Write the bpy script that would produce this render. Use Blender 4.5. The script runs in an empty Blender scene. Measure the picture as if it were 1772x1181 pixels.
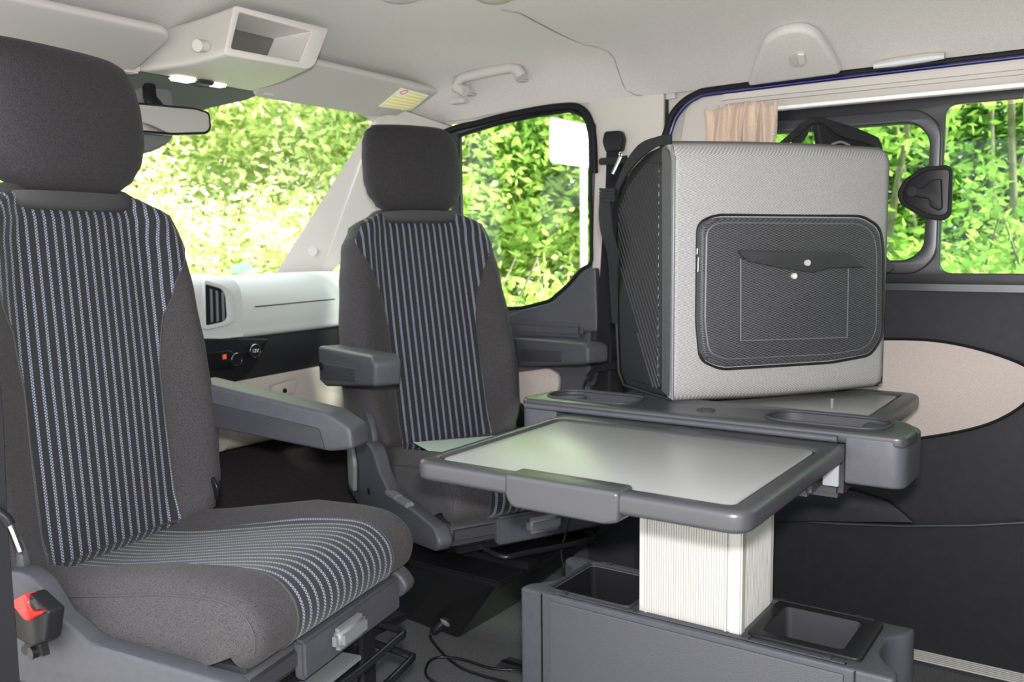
import bpy, bmesh, math, random
import numpy as np
from mathutils import Vector, Matrix
random.seed(7); rng = np.random.default_rng(7)
scene = bpy.context.scene
col = scene.collection

# ------------------------------------------------------------------ camera
YAW, PITCH, ROLL, FPX = math.radians(55.495), math.radians(-6.0675), math.radians(-0.633), 1565.0
CAM = Vector((-1.63, 0.0, 1.08))
_f = Vector((math.sin(YAW)*math.cos(PITCH), math.cos(YAW)*math.cos(PITCH), math.sin(PITCH)))
_r = Vector((math.cos(YAW), -math.sin(YAW), 0)); _u = _r.cross(_f)
_r2 = _r*math.cos(ROLL) + _u*math.sin(ROLL); _u2 = -_r*math.sin(ROLL) + _u*math.cos(ROLL)
cd = bpy.data.cameras.new('camera'); cam = bpy.data.objects.new('camera', cd); col.objects.link(cam)
cd.sensor_width = 36; cd.lens = FPX/1772*36; cd.clip_start = 0.02
cd.dof.use_dof = True; cd.dof.focus_distance = 1.75; cd.dof.aperture_fstop = 5.6
cam.matrix_world = Matrix(((_r2.x, _u2.x, -_f.x, CAM.x), (_r2.y, _u2.y, -_f.y, CAM.y), (_r2.z, _u2.z, -_f.z, CAM.z), (0, 0, 0, 1)))
scene.camera = cam

# ------------------------------------------------------------------ view, sky, lamps
scene.view_settings.view_transform = 'Standard'; scene.view_settings.look = 'None'
scene.view_settings.exposure = 0.0; scene.view_settings.gamma = 1.0
SKY = 4.0
w = bpy.data.worlds.new('sky'); scene.world = w; w.use_nodes = True
bgn = w.node_tree.nodes['Background']; bgn.inputs[0].default_value = (0.93, 0.97, 1.0, 1); bgn.inputs[1].default_value = SKY
ld = bpy.data.lights.new('camera_flash', 'AREA'); ld.shape = 'RECTANGLE'; ld.size = 0.06; ld.size_y = 0.035; ld.energy = 56; ld.color = (1.0, 0.98, 0.97)
fl = bpy.data.objects.new('camera_flash', ld); col.objects.link(fl)
fl.matrix_world = cam.matrix_world.copy(); fl.location = CAM + _u2*0.075 + _r2*0.01 - _f*0.0
sd = bpy.data.lights.new('sun', 'SUN'); sd.energy = 34.0; sd.angle = math.radians(12); sd.color = (1, 0.97, 0.86)  # added to brighten the foliage outside; the day itself is overcast
so = bpy.data.objects.new('sun', sd); col.objects.link(so); so.rotation_euler = Vector((.15, -.8, .6)).to_track_quat('Z', 'Y').to_euler()

# ------------------------------------------------------------------ helpers
def ray(x, y): return _f + _r2*((x-886)/FPX) - _u2*((y-590.5)/FPX)
def on(ax, val, x, y):                       # where the sight line of a photo point meets the plane axis=val
    d = ray(x, y); return CAM + d*((val-CAM[ax])/d[ax])
def tag(o, label=None, cat=None, group=None, kind=None):
    if label: o['label'] = label
    if cat: o['category'] = cat
    if group: o['group'] = group
    if kind: o['kind'] = kind
    return o
def link(name, me, mat, parent=None, smooth=True, ang=38):
    me.name = name
    o = bpy.data.objects.new(name, me); col.objects.link(o)
    if mat is not None and not len(me.materials): me.materials.append(mat)
    if smooth:
        me.polygons.foreach_set('use_smooth', [True]*len(me.polygons))
        me.set_sharp_from_angle(angle=math.radians(ang))
    if parent is not None:
        o.parent = parent
        o.matrix_parent_inverse = parent.matrix_basis.inverted() if not parent.get('_loc') else Matrix()
    return o
def S(name, o): o['kind'] = 'structure'; return o
def mesh(name, vs, fs, mat, parent=None, **k):
    me = bpy.data.meshes.new(name); me.from_pydata([tuple(v) for v in vs], [], fs); me.validate(); me.update()
    bm = bmesh.new(); bm.from_mesh(me); bmesh.ops.recalc_face_normals(bm, faces=bm.faces); bm.to_mesh(me); bm.free()
    return link(name, me, mat, parent, **k)
def thing(name, loc, label, cat, group=None, rot=0, local=False):
    o = bpy.data.objects.new(name, None); col.objects.link(o); o.location = loc; o.rotation_euler = (0, 0, rot); o.empty_display_size = .05
    o.matrix_basis = Matrix.LocRotScale(Vector(loc), Matrix.Rotation(rot, 3, 'Z'), None)
    if local: o['_loc'] = 1
    return tag(o, label, cat, group)
def boxm(name, lo, hi, mat, parent=None, bev=0.004, seg=2, M=None, taper=None):
    bm = bmesh.new(); bmesh.ops.create_cube(bm, size=1)
    for v in bm.verts: v.co = Vector([lo[i]+(v.co[i]+.5)*(hi[i]-lo[i]) for i in range(3)])
    if taper: taper(bm)
    if bev: bmesh.ops.bevel(bm, geom=bm.edges[:], offset=bev, segments=seg, affect='EDGES', clamp_overlap=True)
    if M is not None: bm.transform(M)
    me = bpy.data.meshes.new(name); bm.to_mesh(me); bm.free()
    return link(name, me, mat, parent)
def catmull(pts, n=6, closed=False):
    P = [Vector(p) for p in pts]; out = []; N = len(P)
    rngi = range(N) if closed else range(N-1)
    for i in rngi:
        g = (lambda k: P[k % N]) if closed else (lambda k: P[min(max(k, 0), N-1)])
        p0, p1, p2, p3 = g(i-1), g(i), g(i+1), g(i+2)
        for j in range(n):
            t = j/n; out.append(0.5*((2*p1)+(p2-p0)*t+(2*p0-5*p1+4*p2-p3)*t*t+(3*p1-p0-3*p2+p3)*t**3))
    if not closed: out.append(P[-1])
    return out
def tube(name, pts, r, mat, parent=None, n=10, closed=False, smooth=0, flat=None):
    P = catmull(pts, smooth, closed) if smooth else [Vector(p) for p in pts]
    N = len(P); vs = []; fs = []; up = None
    for i in range(N):
        a = P[(i-1) % N] if (closed or i > 0) else P[i]; b = P[(i+1) % N] if (closed or i < N-1) else P[i]
        t = (b-a).normalized()
        if up is None: up = t.orthogonal().normalized()
        up = (up-t*up.dot(t)).normalized(); s = t.cross(up)
        rr = r[i] if isinstance(r, (list, tuple)) else r
        for k in range(n):
            c = 2*math.pi*k/n; vs.append(P[i]+up*(rr*math.cos(c))+s*(rr*math.sin(c)))
    for i in range(N if closed else N-1):
        for k in range(n):
            j = (i+1) % N; fs.append((i*n+k, i*n+(k+1) % n, j*n+(k+1) % n, j*n+k))
    if not closed: fs.append(tuple(range(n))); fs.append(tuple((N-1)*n+k for k in range(n)))
    return mesh(name, vs, fs, mat, parent, ang=60)
def ribbon(name, pts, wv, th, mat, parent=None, smooth=6):     # flat band; wv = half-width vector(s)
    P = catmull(pts, smooth) if smooth else [Vector(p) for p in pts]; N = len(P); vs = []; fs = []
    W = wv if isinstance(wv, list) else [wv, wv]
    for i in range(N):
        f = i/(N-1)*(len(W)-1); k = min(int(f), len(W)-2); wd = Vector(W[k]).lerp(Vector(W[k+1]), f-k)
        t = (P[min(i+1, N-1)]-P[max(i-1, 0)]).normalized(); nn = t.cross(wd).normalized()*th/2
        vs += [P[i]-wd-nn, P[i]+wd-nn, P[i]+wd+nn, P[i]-wd+nn]
    for i in range(N-1):
        for k in range(4): fs.append((i*4+k, i*4+(k+1) % 4, i*4+4+(k+1) % 4, i*4+4+k))
    fs += [(0, 1, 2, 3), tuple((N-1)*4+k for k in range(4))]
    return mesh(name, vs, fs, mat, parent)
def rnd(pts, r, n=5):                        # round the corners of a 2D outline
    out = []; N = len(pts)
    for i in range(N):
        p = Vector(pts[i][:2]); a = Vector(pts[i-1][:2]); b = Vector(pts[(i+1) % N][:2])
        ri = r if not isinstance(r, (list, tuple)) else r[i]
        da = (a-p); db = (b-p); l = min(ri, da.length*.48, db.length*.48)
        if l < 1e-5: out.append(p); continue
        s = p+da.normalized()*l; e = p+db.normalized()*l
        for k in range(n+1):
            t = k/n; out.append(s*(1-t)**2+p*2*t*(1-t)+e*t*t)
    return out
def rr4(x0, x1, y0, y1, r): return rnd([(x0, y0), (x1, y0), (x1, y1), (x0, y1)], r, 7)
class Pl:                                    # a plane in the place: origin, two axes; n looks at the viewer
    def __init__(s, o, e1, e2):
        s.o = Vector(o); s.e1 = Vector(e1).normalized(); s.e2 = Vector(e2).normalized(); s.n = s.e1.cross(s.e2).normalized()
    def px(s, x, y, off=0):
        o = s.o+s.n*off; d = ray(x, y); t = (o-CAM).dot(s.n)/d.dot(s.n); q = CAM+d*t-s.o
        return Vector((q.dot(s.e1), q.dot(s.e2)))
    def pts(s, L, off=0): return [s.px(x, y, off) for x, y in L]
    def w(s, u, v, off=0): return s.o+s.e1*u+s.e2*v+s.n*off
def plate(name, pl, outer, thick, mat, parent=None, holes=(), bev=0.0, off=0.0, seg=2, uv=False):
    # solid plate: front face at pl+off, going back by thick
    cu = bpy.data.curves.new('c', 'CURVE'); cu.dimensions = '2D'; cu.fill_mode = 'BOTH'
    for L in [outer]+list(holes):
        sp = cu.splines.new('POLY'); sp.points.add(len(L)-1)
        for i, p in enumerate(L): sp.points[i].co = (p[0], p[1], 0, 1)
        sp.use_cyclic_u = True
    cu.extrude = max(thick/2-bev, 0.0001); cu.bevel_depth = bev; cu.offset = -bev; cu.bevel_resolution = seg
    ob = bpy.data.objects.new('c', cu); col.objects.link(ob)
    me = bpy.data.meshes.new_from_object(ob.evaluated_get(bpy.context.evaluated_depsgraph_get()))
    bpy.data.objects.remove(ob); bpy.data.curves.remove(cu)
    M = Matrix((( pl.e1.x, pl.e2.x, pl.n.x, 0), (pl.e1.y, pl.e2.y, pl.n.y, 0), (pl.e1.z, pl.e2.z, pl.n.z, 0), (0, 0, 0, 1)))
    o = pl.o+pl.n*(off-thick/2); M.translation = o
    me.transform(M); me.materials.clear()
    bm = bmesh.new(); bm.from_mesh(me); bmesh.ops.remove_doubles(bm, verts=bm.verts, dist=1e-5); bmesh.ops.recalc_face_normals(bm, faces=bm.faces); bm.to_mesh(me); bm.free()
    return link(name, me, mat, parent, ang=30)
def grid(name, rows, mat, parent=None, closeu=False, cap=False, uvs=None, thick=0, **k):
    n = len(rows[0]); vs = [p for r in rows for p in r]; fs = []
    for i in range(len(rows)-1):
        for j in range(n if closeu else n-1):
            fs.append((i*n+j, i*n+(j+1) % n, (i+1)*n+(j+1) % n, (i+1)*n+j))
    if cap: fs.append(tuple(range(n))); fs.append(tuple((len(rows)-1)*n+j for j in range(n)))
    me = bpy.data.meshes.new(name); me.from_pydata([tuple(v) for v in vs], [], fs); me.update()
    if uvs:
        uvl = me.uv_layers.new(name='uv'); fu = [u for r in uvs for u in r]
        for l in me.loops: uvl.data[l.index].uv = fu[l.vertex_index]
    bm = bmesh.new(); bm.from_mesh(me); bmesh.ops.recalc_face_normals(bm, faces=bm.faces)
    bm.to_mesh(me); bm.free()
    o = link(name, me, mat, parent, **k)
    if thick:
        m = o.modifiers.new('s', 'SOLIDIFY'); m.thickness = thick; m.offset = 0
    return o

# ------------------------------------------------------------------ materials
class NT:
    def __init__(s, name):
        s.m = bpy.data.materials.new(name); s.m.use_nodes = True; s.t = s.m.node_tree; s.b = s.t.nodes['Principled BSDF']
    def n(s, typ, **k):
        x = s.t.nodes.new(typ)
        for a, b in k.items(): setattr(x, a, b)
        return x
    def l(s, a, b): s.t.links.new(a, b)
    def math(s, op, a, b=None, c=None):
        x = s.n('ShaderNodeMath', operation=op)
        for i, v in enumerate((a, b, c)):
            if v is None: continue
            if isinstance(v, (int, float)): x.inputs[i].default_value = v
            else: s.l(v, x.inputs[i])
        return x.outputs[0]
    def mix(s, f, a, b):
        x = s.n('ShaderNodeMix', data_type='RGBA')
        if isinstance(f, float): x.inputs[0].default_value = f
        else: s.l(f, x.inputs[0])
        for i, v in ((6, a), (7, b)):
            if isinstance(v, tuple): x.inputs[i].default_value = (*v, 1)
            else: s.l(v, x.inputs[i])
        return x.outputs[2]
def M(name, c, rough=.5, metal=0.0, noise=None, bump=0.0, bscale=200, spec=.5, sheen=0.0, coat=0.0):
    k = NT(name); b = k.b
    b.inputs['Base Color'].default_value = (*c, 1); b.inputs['Roughness'].default_value = rough; b.inputs['Metallic'].default_value = metal
    b.inputs['Specular IOR Level'].default_value = spec
    if sheen: b.inputs['Sheen Weight'].default_value = sheen; b.inputs['Sheen Roughness'].default_value = .5
    if coat: b.inputs['Coat Weight'].default_value = coat; b.inputs['Coat Roughness'].default_value = .15
    tc = k.n('ShaderNodeTexCoord')
    if noise:
        nz = k.n('ShaderNodeTexNoise'); nz.inputs['Scale'].default_value = noise[0]; nz.inputs['Detail'].default_value = 3
        k.l(tc.outputs['Object'], nz.inputs['Vector'])
        a = tuple(x*(1-noise[1]) for x in c); d = tuple(min(1, x*(1+noise[1])) for x in c)
        mr = k.n('ShaderNodeMapRange'); mr.inputs[1].default_value = .35; mr.inputs[2].default_value = .65; k.l(nz.outputs[0], mr.inputs[0])
        k.l(k.mix(mr.outputs[0], a, d), b.inputs['Base Color'])
    if bump:
        nb = k.n('ShaderNodeTexNoise'); nb.inputs['Scale'].default_value = bscale; nb.inputs['Detail'].default_value = 2
        k.l(tc.outputs['Object'], nb.inputs['Vector'])
        bp = k.n('ShaderNodeBump'); bp.inputs['Strength'].default_value = bump; bp.inputs['Distance'].default_value = .001
        k.l(nb.outputs[0], bp.inputs['Height']); k.l(bp.outputs[0], b.inputs['Normal'])
    return k.m
def weave(name, c1, c2, cell, rough=.8, sheen=.2, bump=.3, axes='XZ', metal=0):
    k = NT(name); tc = k.n('ShaderNodeTexCoord'); sp = k.n('ShaderNodeSeparateXYZ'); k.l(tc.outputs['Object'], sp.inputs[0])
    a = k.math('ADD', sp.outputs['X'], k.math('MULTIPLY', sp.outputs['Y'], .7)); z = sp.outputs['Z'] if axes == 'XZ' else k.math('SUBTRACT', sp.outputs['Y'], k.math('MULTIPLY', sp.outputs['X'], .7))
    s1 = k.math('SINE', k.math('MULTIPLY', a, math.pi/cell)); s2 = k.math('SINE', k.math('MULTIPLY', z, math.pi/cell))
    pr = k.math('MULTIPLY_ADD', k.math('MULTIPLY', s1, s2), .5, .5)
    nz = k.n('ShaderNodeTexNoise'); nz.inputs['Scale'].default_value = 300; k.l(tc.outputs['Object'], nz.inputs['Vector'])
    f = k.math('ADD', pr, k.math('MULTIPLY_ADD', nz.outputs[0], .6, -.3))
    k.l(k.mix(f, c1, c2), k.b.inputs['Base Color']); k.b.inputs['Roughness'].default_value = rough
    k.b.inputs['Sheen Weight'].default_value = sheen; k.b.inputs['Specular IOR Level'].default_value = .3
    bp = k.n('ShaderNodeBump'); bp.inputs['Strength'].default_value = bump; bp.inputs['Distance'].default_value = .0006
    k.l(f, bp.inputs['Height']); k.l(bp.outputs[0], k.b.inputs['Normal'])
    return k.m
def speck(name, c1, c2):
    k = NT(name); tc = k.n('ShaderNodeTexCoord'); v = k.n('ShaderNodeTexVoronoi'); v.inputs['Scale'].default_value = 620; k.l(tc.outputs['Object'], v.inputs['Vector'])
    f = k.math('MULTIPLY', v.outputs['Distance'], 1.3)
    k.l(k.mix(f, c2, c1), k.b.inputs['Base Color']); k.b.inputs['Roughness'].default_value = .85
    k.b.inputs['Specular IOR Level'].default_value = .2; k.b.inputs['Sheen Weight'].default_value = .04
    bp = k.n('ShaderNodeBump'); bp.inputs['Strength'].default_value = .35; bp.inputs['Distance'].default_value = .0006; bp.invert = True
    k.l(f, bp.inputs['Height']); k.l(bp.outputs[0], k.b.inputs['Normal'])
    return k.m
def stripe(name):
    k = NT(name); uv = k.n('ShaderNodeUVMap'); uv.uv_map = 'uv'; sp = k.n('ShaderNodeSeparateXYZ'); k.l(uv.outputs[0], sp.inputs[0])
    f = k.math('FRACT', k.math('ADD', k.math('DIVIDE', sp.outputs[0], .0232), .5)); v = k.math('DIVIDE', sp.outputs[1], .0062)
    d1 = k.math('GREATER_THAN', k.math('FRACT', v), .36); d2 = k.math('GREATER_THAN', k.math('FRACT', k.math('ADD', v, .5)), .36)
    m1 = k.math('MULTIPLY', k.math('GREATER_THAN', f, .36), k.math('LESS_THAN', f, .48)); m2 = k.math('MULTIPLY', k.math('GREATER_THAN', f, .52), k.math('LESS_THAN', f, .64))
    mk = k.math('ADD', k.math('MULTIPLY', d1, m1), k.math('MULTIPLY', d2, m2))
    band = k.math('MULTIPLY', k.math('GREATER_THAN', f, .30), k.math('LESS_THAN', f, .70))
    base = k.mix(band, (.014, .0135, .0155), (.030, .029, .042))
    k.l(k.mix(mk, base, (.21, .235, .31)), k.b.inputs['Base Color'])
    k.b.inputs['Roughness'].default_value = .8; k.b.inputs['Sheen Weight'].default_value = .1; k.b.inputs['Specular IOR Level'].default_value = .25
    bp = k.n('ShaderNodeBump'); bp.inputs['Strength'].default_value = .3; bp.inputs['Distance'].default_value = .0008
    k.l(mk, bp.inputs['Height']); k.l(bp.outputs[0], k.b.inputs['Normal'])
    return k.m
def glass(name, tint, refl=.08):
    k = NT(name); k.t.nodes.remove(k.b)
    tr = k.n('ShaderNodeBsdfTransparent'); tr.inputs[0].default_value = (*tint, 1); g = k.n('ShaderNodeBsdfGlossy'); g.inputs['Roughness'].default_value = .02
    fr = k.n('ShaderNodeFresnel'); fr.inputs[0].default_value = 1.45; mx = k.n('ShaderNodeMixShader')
    k.l(k.math('MULTIPLY', fr.outputs[0], refl/.08), mx.inputs[0]); k.l(tr.outputs[0], mx.inputs[1]); k.l(g.outputs[0], mx.inputs[2])
    k.l(mx.outputs[0], k.t.nodes['Material Output'].inputs[0]); return k.m
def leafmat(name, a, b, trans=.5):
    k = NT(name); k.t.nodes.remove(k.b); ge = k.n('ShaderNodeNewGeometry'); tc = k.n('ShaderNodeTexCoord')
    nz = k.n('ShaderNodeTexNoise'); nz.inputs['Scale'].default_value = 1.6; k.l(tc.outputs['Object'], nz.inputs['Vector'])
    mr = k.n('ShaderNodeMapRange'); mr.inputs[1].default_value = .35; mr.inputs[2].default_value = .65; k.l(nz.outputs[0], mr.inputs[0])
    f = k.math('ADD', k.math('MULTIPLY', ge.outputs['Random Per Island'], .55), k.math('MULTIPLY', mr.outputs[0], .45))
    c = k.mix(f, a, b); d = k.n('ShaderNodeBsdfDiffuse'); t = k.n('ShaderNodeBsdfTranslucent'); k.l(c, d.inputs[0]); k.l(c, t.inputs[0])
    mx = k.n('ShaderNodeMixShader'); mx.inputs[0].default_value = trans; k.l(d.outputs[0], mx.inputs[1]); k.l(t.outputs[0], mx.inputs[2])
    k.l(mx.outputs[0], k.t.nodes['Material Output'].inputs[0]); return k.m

m_headliner = M('headliner_cloth', (.445, .425, .412), .95, noise=(260, .06), bump=.25, bscale=600, spec=.1, sheen=.2)
m_beige = M('beige_trim', (.42, .395, .37), .6, bump=.1, bscale=500, spec=.3)
m_visor = M('visor_vinyl', (.42, .40, .385), .7, bump=.1, bscale=800, spec=.3)
m_conplast = M('console_plastic', (.47, .45, .43), .5, bump=.1, bscale=900, spec=.4)
m_grey = M('grey_plastic', (.050, .050, .060), .45, noise=(60, .05), bump=.3, bscale=900, spec=.28)
m_dgrey = M('dark_grey_plastic', (.030, .030, .036), .5, bump=.3, bscale=900, spec=.22)
m_lgrey = M('light_grey_plastic', (.13, .135, .14), .45, spec=.5)
m_black = M('black_plastic', (.010, .010, .012), .4, spec=.2)
m_rubber = M('black_rubber', (.008, .008, .010), .6, spec=.15)
m_blackmetal = M('black_painted_metal', (.007, .007, .008), .28, spec=.3)
m_door = M('door_panel_plastic', (.016, .016, .019), .55, noise=(40, .08), bump=.3, bscale=700, spec=.2)
m_doorled = M('door_ledge_plastic', (.030, .033, .035), .3, spec=.6)
m_dash = M('dash_soft_plastic', (.43, .44, .44), .6, bump=.25, bscale=500, spec=.35)
m_dashdk = M('dash_dark_plastic', (.016, .016, .018), .45, bump=.2, bscale=600)
m_dashbg = M('dash_beige_plastic', (.36, .325, .29), .6, bump=.2, bscale=600, spec=.3)
m_doorbg = M('door_beige_cloth', (.36, .315, .29), .9, noise=(400, .1), bump=.3, bscale=700, spec=.15)
m_carpet = M('carpet_pile', (.085, .085, .088), .98, noise=(350, .45), bump=1.0, bscale=450, spec=.1)
m_carpet2 = M('dark_carpet', (.025, .022, .023), .98, noise=(300, .3), bump=.8, bscale=450, spec=.1)
m_seat = speck('seat_cloth', (.021, .0198, .0215), (.070, .065, .069))
m_head = speck('headrest_cloth', (.014, .013, .015), (.043, .041, .044))
m_stripe = stripe('striped_cloth')
m_seam = M('seam_thread', (.03, .03, .032), .8)
m_lam = M('table_laminate', (.24, .24, .238), .28, bump=.02, bscale=1500, spec=.55)
m_rim = M('table_rim_plastic', (.036, .036, .041), .30, bump=.15, bscale=900, spec=.36)
m_alu = M('anodised_aluminium', (.42, .41, .385), .5, metal=.2)
m_steel = M('bright_steel', (.50, .50, .50), .2, metal=1)
m_bagg = weave('grey_bag_canvas', (.11, .11, .112), (.36, .355, .35), .0016, axes='XZ', bump=.5, sheen=.05)
m_bagb = weave('black_bag_nylon', (.004, .004, .005), (.075, .075, .08), .0026, rough=.5, bump=.6, sheen=.05)
m_bagk = M('black_bag_lining', (.012, .012, .013), .55, bump=.5, bscale=500, spec=.2)
m_web = M('black_webbing', (.011, .011, .013), .6, bump=.8, bscale=900, spec=.2)
m_belt = M('seat_belt_webbing', (.009, .009, .012), .7, bump=.5, bscale=900, spec=.12)
m_snap = M('bright_snap_metal', (.62, .60, .58), .3, metal=.4)
m_red = M('red_plastic', (.55, .012, .012), .35)
m_curtain = M('beige_curtain_cloth', (.50, .38, .30), .75, noise=(200, .05), bump=.2, bscale=500, sheen=.3)
m_white = M('white_plastic', (.75, .75, .74), .4)
m_clear = M('clear_lamp_lens', (.48, .50, .52), .12, spec=.8)
m_mirror = M('mirror_glass', (.85, .86, .86), .02, metal=1)
m_blue = M('blue_car_paint', (.006, .007, .08), .2, coat=.8)
m_glass_f = glass('windscreen_glass', (.95, .98, .96), .03); m_glass_s = glass('side_glass', (.93, .98, .95), .03); m_glass_d = glass('tinted_glass', (.66, .78, .68), .03)

# ------------------------------------------------------------------ outside: ground, bank, trees, road sign
Z0 = -0.5
k = NT('paved_ground'); tc = k.n('ShaderNodeTexCoord'); nz = k.n('ShaderNodeTexNoise'); nz.inputs['Scale'].default_value = 1.2; nz.inputs['Detail'].default_value = 8  # grey paving, kept neutral so no green light bounces onto the headliner
k.l(tc.outputs['Object'], nz.inputs['Vector']); k.l(k.mix(nz.outputs[0], (.17, .165, .155), (.30, .29, .27)), k.b.inputs['Base Color']); k.b.inputs['Roughness'].default_value = .9
gv = []; gf = []; NG = 40
for i in range(NG+1):
    for j in range(NG+1):
        x = -14+40*i/NG; y = -16+46*j/NG
        d = math.hypot(x, y); z = Z0+.8*max(0, min(1, (d-5)/12))
        gv.append((x, y, z))
for i in range(NG):
    for j in range(NG): a = i*(NG+1)+j; gf.append((a, a+1, a+NG+2, a+NG+1))
tag(mesh('ground', gv, gf, k.m), kind='structure')
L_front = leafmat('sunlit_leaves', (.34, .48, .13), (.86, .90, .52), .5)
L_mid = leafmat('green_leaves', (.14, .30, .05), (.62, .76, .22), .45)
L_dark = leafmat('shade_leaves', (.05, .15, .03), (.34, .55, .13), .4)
m_bark = M('bark', (.17, .14, .10), .9, noise=(12, .3), bump=1, bscale=60)
def leaves(cx, cy, z0, z1, rad, n, size, mat, parent, clumps=60):
    cc = rng.normal(size=(clumps, 3)); cc /= np.linalg.norm(cc, axis=1)[:, None]; cc *= rng.uniform(.25, 1, (clumps, 1))**.5
    cen = np.array([cx, cy, (z0+z1)/2]); ext = np.array([rad, rad, (z1-z0)/2]); cc = cen+cc*ext*.88
    idx = rng.integers(0, clumps, n); p = cc[idx]+rng.normal(size=(n, 3))*np.array([rad*.15, rad*.15, rad*.13])
    p[:, 2] = np.maximum(p[:, 2], Z0+.05)
    a = rng.normal(size=(n, 3)); a[:, 2] *= .6; a /= np.linalg.norm(a, axis=1)[:, None]
    b = np.cross(a, rng.normal(size=(n, 3))); b /= np.linalg.norm(b, axis=1)[:, None]; c = np.cross(a, b)
    s = size*rng.uniform(.6, 1.3, (n, 1))
    V = np.stack([p-a*s, p+b*s*.42+c*s*.1, p+a*s, p-b*s*.42+c*s*.1], 1).reshape(-1, 3)
    me = bpy.data.meshes.new('foliage'); me.vertices.add(4*n); me.vertices.foreach_set('co', V.ravel())
    me.loops.add(4*n); me.loops.foreach_set('vertex_index', np.arange(4*n)); me.polygons.add(n)
    me.polygons.foreach_set('loop_start', np.arange(n)*4); me.update()
    return link('foliage', me, mat, parent, smooth=False)
def az(deg, d, dx=-1.63): t = math.radians(deg); return dx+d*math.sin(t), d*math.cos(t)
tree_n = [0]
def tree(name, deg, d, z0, z1, rad, n, size, mat, label, cat, group, trunks=1, tr=.06, clumps=60):
    x, y = az(deg, d); t = thing(name, (x, y, Z0), label, cat, group)
    leaves(x, y, z0, z1, rad, n, size, mat, t, clumps)
    for i in range(trunks):
        a = random.uniform(0, 6.28); rr = random.uniform(0, rad*.35) if trunks > 1 else 0
        bx, by = x+rr*math.cos(a), y+rr*math.sin(a)
        pts = [(bx, by, Z0-.05), (bx+random.uniform(-.1, .1), by+random.uniform(-.1, .1), Z0+1.2), (bx+random.uniform(-.25, .25), by+random.uniform(-.2, .2), (z0+z1)/2+.3), (bx+random.uniform(-.4, .4), by+random.uniform(-.3, .3), z1)]
        P = catmull(pts, 5); tube('trunk' if name == 'tree' else 'stem', P, [tr*(1-.75*i/(len(P)-1)) for i in range(len(P))], m_bark, t, n=8)
for deg, d, z1, rad, lb in ((27, 11.5, 5.2, 2.2, 'light green leafy tree ahead of the van, hidden mostly by the near seat'), (34, 9.6, 4.4, 1.7, 'yellow-green tree seen through the windscreen beside the rear-view mirror'),
                        (40, 10.4, 5.2, 1.9, 'tall light green tree in the middle of the windscreen'), (46, 9.2, 4.4, 1.6, 'bright leafy tree at the right end of the windscreen')):
    tree('tree', deg, d, .1, z1, rad, 22000, .050, L_front, lb, 'tree', None, 1, .07, 90)
for deg, d, z1, rad, lb in ((36, 7.4, 1.5, 1.0, 'low sunlit bush outside the windscreen, above the dashboard vent'), (43, 7.4, 1.6, 1.0, 'low sunlit bush outside the windscreen, beside the right pillar')):
    tree('bush', deg, d, Z0, z1, rad, 10000, .045, L_front, lb, 'bush', None, 3, .02, 60)
for deg, d, z1, rad, lb in ((52, 7.9, 3.6, 1.25, 'light green tree at the left of the passenger door window'), (58, 8.3, 4.0, 1.3, 'green tree in the passenger door window behind the road sign'), (64, 8.2, 3.6, 1.3, 'green tree just behind the passenger door pillar')):
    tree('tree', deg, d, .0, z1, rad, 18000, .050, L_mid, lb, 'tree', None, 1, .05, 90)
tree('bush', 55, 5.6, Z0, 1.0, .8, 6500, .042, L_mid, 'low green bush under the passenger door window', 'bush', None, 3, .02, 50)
for deg, d, z1, rad, lb in ((70, 9.6, 5.0, 2.0, 'dark green tree behind the sliding door curtain'), (78, 10.5, 5.2, 2.1, 'dark green tree behind the opening part of the sliding window'), (86.5, 10.0, 5.2, 2.1, 'dark green tree behind the fixed rear sliding door window'), (95, 9.5, 5, 2, 'dark green tree beyond the right edge of the view')):
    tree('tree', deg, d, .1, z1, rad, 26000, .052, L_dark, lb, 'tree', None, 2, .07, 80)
for deg, d, lb in ((76.2, 6.6, 'slim young tree left of the sliding window catch'), (81, 7.0, 'slim young tree right of the sliding window catch'), (84.5, 6.4, 'slim young tree near the right edge of the photo')):
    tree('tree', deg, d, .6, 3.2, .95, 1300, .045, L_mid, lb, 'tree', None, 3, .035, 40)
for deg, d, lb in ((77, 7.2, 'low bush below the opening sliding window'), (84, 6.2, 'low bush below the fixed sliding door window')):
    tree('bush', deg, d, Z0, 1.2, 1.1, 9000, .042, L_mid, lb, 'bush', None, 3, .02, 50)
# road sign seen through the passenger door window
sp_ = Pl((0, 3.3, 0), (1, 0, 0), (0, 0, 1)); sl_ = sp_.pts([(952, 203), (1060, 196), (1060, 288), (952, 281)]); x0_, x1_ = sl_[0].x, sl_[1].x; z1_, z0_ = sl_[0].y, sl_[3].y
pxx = sp_.px(1016, 350).x
rs = thing('road_sign', (pxx, 3.3, Z0), 'blank white road sign on a grey post outside the passenger window', 'sign')
plate('sign_plate', sp_, rr4(x0_, x1_, z0_, z1_, .03), .004, m_white, rs)
plate('sign_border', sp_, rr4(x0_+.006, x1_-.006, z0_+.006, z1_-.006, .026), .003, M('sign_yellow', (.85, .80, .40), .4), rs, holes=[rr4(x0_+.013, x1_-.013, z0_+.013, z1_-.013, .02)], off=.004)
tube('post', [(pxx, 3.33, Z0-.1), (pxx, 3.33, z1_-.03)], .026, m_white, rs)

# ------------------------------------------------------------------ van shell
# floor
tag(boxm('floor', (-.98, -1.9, -.06), (.86, 2.75, 0), m_carpet, bev=0), kind='structure')
tag(boxm('wall_front', (-.97, 2.62, 0), (.84, 2.70, .84), m_carpet2, bev=0), kind='structure')
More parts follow.
